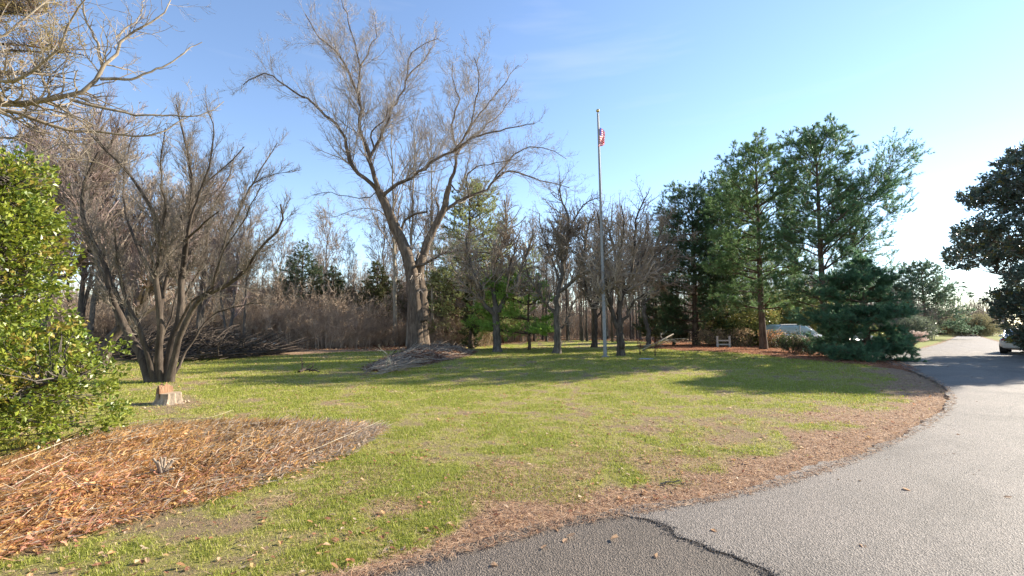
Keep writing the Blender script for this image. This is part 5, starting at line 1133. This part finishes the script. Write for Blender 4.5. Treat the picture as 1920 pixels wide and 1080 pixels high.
# ------------------------------------------------------------------ shrubs by the pines, fence pieces, plumes
def leafy(name, label, px, D, h, w, seed, ca, cb_, extra=None, leaf=(.07, .035, .06), density=1.0, cat='shrub', two=None, mat=LEAFM, dens_n=8):
    rg = np.random.default_rng(seed); bl = []
    for k in range(int(14+10*w)):
        a_ = rg.uniform(0, 6.28); rr = w*.5*math.sqrt(rg.random())*.85; s_ = rg.uniform(.22, .4)*min(h, w); bl.append((math.cos(a_)*rr, math.sin(a_)*rr, rg.uniform(.2, .85)*h, s_, s_, s_*.8))
    st_ = [([(0, 0, 0), (.2*w*math.cos(a_), .2*w*math.sin(a_), h*.4), (.36*w*math.cos(a_), .36*w*math.sin(a_), h*.8)], .02, .006) for a_ in np.arange(7)*.9]
    l = at(px, D); return shell_bush(name, label, cat, l, bl, st_, dens_n, leaf, mat, BK_GREY, seed, ca, cb_, extra, .15, density=density, two=two)
leafy('evergreen_shrub', 'dark green shrub at the foot of the slender pine in front of the white car', 1482, 27, 1.15, 1.9, 501, (.04, .07, .02), (.1, .14, .04), (.3, .2, .12))
leafy('twiggy_shrub', 'pale leafed shrub with grey dead leaves beside the tall pine trunk', 1518, 26.5, 1.05, 1.3, 502, (.3, .22, .15), (.42, .34, .24), (.1, .14, .04), mat=DRYM)
leafy('yellow_shrub', 'yellow green shrub hedge showing below the dense pines', 1392, 38, 3.0, 5.0, 503, (.2, .22, .05), (.36, .36, .1), (.45, .33, .1), leaf=(.12, .07, .12), density=.35)
leafy('yellow_shrub', 'broad yellow green shrub behind the white car', 1480, 41, 4.6, 7.0, 504, (.2, .22, .06), (.34, .36, .12), (.4, .35, .12), leaf=(.14, .08, .14), density=.3)
leafy('tan_shrub', 'low tan leafed shrub behind the white fence piece', 1360, 36, 1.3, 4.5, 505, (.36, .24, .14), (.5, .36, .2), (.2, .2, .06), leaf=(.12, .07, .12), density=.4, mat=DRYM)
leafy('tan_shrub', 'russet low shrub left of the white car', 1452, 33, 1.2, 1.8, 506, (.4, .2, .1), (.5, .3, .15), (.15, .18, .05), leaf=(.1, .06, .1), density=.5, mat=DRYM)
leafy('grey_shrub', 'frosty grey green shrub under the distant hazy pine', 1706, 52, 2.6, 4.2, 507, (.13, .16, .1), (.24, .27, .17), leaf=(.16, .07, .14), density=.3)
leafy('blue_evergreen', 'dark blue green evergreen left of the far blue car', 1768, 92, 4.2, 5.0, 508, (.05, .09, .08), (.08, .13, .11), leaf=(.3, .16, .3), density=.14)
leafy('far_shrub', 'olive bush over the far verge right of the far blue car', 1818, 80, 3.4, 6.5, 509, (.2, .19, .1), (.32, .28, .16), leaf=(.25, .13, .25), density=.14, mat=DRYM)
leafy('yellow_shrub', 'yellow bush seen under the boughs of the young pine', 1615, 40, 1.7, 3.2, 510, (.24, .26, .06), (.38, .38, .12), leaf=(.12, .07, .12), density=.35)
# plume grass
rg = np.random.default_rng(520); l = at(1704, 34); pg = thing('plume_grass', 'clump of pale pink plume grass by the driveway beyond the young pine', 'ornamental grass', l)
n = 900; a_ = rg.uniform(0, 6.28, n); K = 6; u = np.linspace(0, 1, K); o_ = rg.uniform(.1, .9, n); hh = rg.uniform(.9, 1.75, n)
P = np.stack([np.cos(a_)[:, None]*(.1+o_[:, None]*u**1.8), np.sin(a_)[:, None]*(.1+o_[:, None]*u**1.8), hh[:, None]*(u-.25*u**3)], 2); a = Acc(); a.add(*tubes(P, np.broadcast_to(np.linspace(.008, .004, K), (n, K)), 3)); a.build('blades', TW_STRAW, pg)
tp = P[:260, -1]; dv = P[:260, -1]-P[:260, -2]; pos = np.concatenate([tp-nrm(dv)*s_ for s_ in (0, .08, .16, .24)]); V, F, Cc = needles(pos, np.tile(dv, (4, 1)), 16, .13, .016, .5, rg, palette(rg, len(pos), (.6, .45, .4), (.8, .68, .6))); mk('plumes', V, F, DRYM, pg, col=Cc)
# white rail fence piece
l = at(1356, 34); fn = thing('fence', 'short piece of white two post fence below the dense pines', 'fence', l)
def box(c, s): 
    V = np.array([[x_, y_, z_] for x_ in (-.5, .5) for y_ in (-.5, .5) for z_ in (-.5, .5)])*np.array(s)+np.array(c); return V, np.array([[0, 1, 3, 2], [4, 6, 7, 5], [0, 4, 5, 1], [2, 3, 7, 6], [0, 2, 6, 4], [1, 5, 7, 3]])
WP = mat_flat('white_fence', (.5, .46, .4), .7, .2, nvar=.15)
for sx_ in (-.46, .42):
    a = Acc(); a.add(*box((sx_, 0, .42), (.11, .11, .9))); a.add(*box((sx_, 0, .885), (.14, .14, .03))); a.build('post', WP, fn)
for z_ in (.3, .58):
    a = Acc(); a.add(*box((-.02, .02, z_), (.76, .035, .1))); a.build('rail', WP, fn)
# grey weathered post / trunk at the far verge, a flat stone on the lawn
for px_, D_, h_, lab in [(1846, 84, 3.4, 'leaning grey broken trunk on the far verge left of the white sedan'), (1856, 82, 2.6, 'shorter grey broken trunk next to the leaning one on the far verge')]:
    branch_thing('broken_trunk', lab, [at(px_, D_), tuple(np.array(at(px_-3, D_))+[0, 0, h_*.6]), tuple(np.array(at(px_-5, D_))+[0, 0, h_])], .45, .2, BK_PALE, int(px_), 6, cat='dead trunk')
q = G(1212, 676); a = Acc(); V, F = sphere((0, 0, 0), .3, 16, 8, (1.3, .7, .2)); V *= (.85+.3*fbm(V[:, 0]*5, V[:, 1]*5, 2))[:, None]; a.add(V, F); o = a.build('stone', mat_flat('grey_stone', (.34, .34, .33), .9), loc=(q[0], q[1], Hs(*q)+.03)); tag(o, 'flat grey stone lying in the lawn shade right of the forked trunk', 'stone')
# verge under the magnolia
VG = smooth_poly([(31.5, 21.2), (28, 19.4), (25.3, 19.6), (24.2, 18.2), (27, 17.0), (34, 16.8), (60, 14), (60, 27), (36, 25), (30, 24.5), (27, 23)], 2)
o = bed_sheet('magnolia_bed', VG, M_BEDF, .09, .04, 1, .3)
rg = np.random.default_rng(530); n = 9000; x = rg.uniform(24, 42, n); y = rg.uniform(17, 26, n); k = sdist(VG, x, y) > 0; x = x[k]; y = y[k]; n = len(x)
V, F, Cc = curled(x, y, np.full(n, .16), rg.uniform(.07, .16, n), rg, lcols(n, rg)); o = mk('magnolia_litter', V, F, DRYM, col=Cc); tag(o, 'brown fallen leaves on the bed under the magnolia', 'fallen leaves', kind='stuff')

# golden evergreen top beyond the overhanging boughs
rg = np.random.default_rng(540); gx = W(-90, 612, 20)[0]; bl = []
for k in range(46):
    px_ = rg.uniform(-160, 135); py_ = rg.uniform(-80, 150) if px_ < 60 else rg.uniform(-40, 120); p_ = W(px_, py_, 20+rg.uniform(-2, 2)); bl.append((p_[0]-gx, p_[1]-20, p_[2], rg.uniform(.5, 1.0), rg.uniform(.5, 1), rg.uniform(.2, .4)))
st_ = [([(0, 0, 0), (.1, 0, 5), (.2, .1, 10), (.4, 0, 16)], .3, .06)]+[([(.2, 0, z_), (1.2, a_*.5, z_+.4), (3.6, a_, z_+.3)], .07, .02) for z_, a_ in zip((12, 12.8, 13.5, 14.2, 15), (-1, 1, 0, 1.4, -.6))]
shell_bush('golden_evergreen_tree', 'golden olive foliage of a tall tree behind the pale boughs, upper left corner', 'tree', (gx, 20, 0), bl, st_, 9, (.16, .035, .12), DRYM, BK_DARK, 541, (.26, .2, .07), (.45, .34, .13), (.4, .2, .1), .15, density=.55)

# dirt and crumbs caught in the crack between old and new asphalt
rg = np.random.default_rng(601); cpx = [(1180, 968), (1200, 978), (1215, 988), (1240, 1000), (1262, 1018), (1300, 1035), (1340, 1050), (1385, 1064), (1420, 1085), (1460, 1120)]
cr_ = NEWP[np.argmin(((NEWP-np.array(G(1215, 986)))**2).sum(1))]
pts = []
for k in range(len(NEWP)):
    a_, b_ = NEWP[k], NEWP[(k+1) % len(NEWP)]
    for t in np.linspace(0, 1, max(2, int(np.linalg.norm(b_-a_)/.012)), endpoint=False): pts.append(a_+(b_-a_)*t)
pts = np.array(pts); q = np.array([G(*p) for p in cpx]); dist = np.min([np.hypot(*(pts-p_).T) for p_ in resample(np.column_stack([q, 0*q[:, 0]]), 60)[:, :2]], 0); pts = pts[(dist < .08)]
pts = edge_shift(pts, np.hypot(pts[:, 0], pts[:, 1])[:, None], .06)
n = len(pts); wdt = (.006+.028*fbm(pts[:, 0]*7, pts[:, 1]*7, 3)**1.5)*sstep(0, 25, np.arange(n))*1.0
tg = np.gradient(pts, axis=0); nn_ = np.stack([-tg[:, 1], tg[:, 0]], 1); nn_ /= np.linalg.norm(nn_, axis=1, keepdims=True)+1e-9
side = np.sign(((pts+nn_*.1)[:, 0]-pts[:, 0]).mean()); nn_ = -nn_*side
A_ = pts-nn_*.004; B_ = pts+nn_*wdt[:, None]; V = np.concatenate([np.column_stack([A_, np.full(n, .0565)]), np.column_stack([B_, np.full(n, .0560)])]); F = np.array([[i, i+1, n+i+1, n+i] for i in range(n-1) if np.hypot(*(pts[i+1]-pts[i])) < .05])
o = mk('crack_dirt', V, F, mat_soilleaf('crack_dirt', [(.4, (.02, .015, .011)), (.6, (.06, .043, .03))], 60, 4, .01)); o['kind'] = 'structure'
m_ = 900; ii = rg.integers(0, n, m_); pc = pts[ii]+nn_[ii]*rg.normal(.015, .03, (m_, 1)); sz = rg.uniform(.002, .008, m_); oc = np.array([[1, 0, 0], [0, 1, 0], [-1, 0, 0], [0, -1, 0], [0, 0, 1]])
inn = sdist(NEWP, pc[:, 0], pc[:, 1]) > 0; V = (oc[None]*sz[:, None, None]*rg.uniform(.6, 1.3, (m_, 5, 1))+np.column_stack([pc, np.where(inn, .0605, .056)])[:, None]).reshape(-1, 3)
F = np.concatenate([np.arange(m_)[:, None]*5+np.array([[i, (i+1) % 4, 4]]) for i in range(4)]); o = mk('asphalt_crumbs', V, F, mat_flat('crumb', (.12, .1, .085), .9, nvar=.4)); tag(o, 'loose crumbs of asphalt along the crack', 'gravel', kind='stuff')
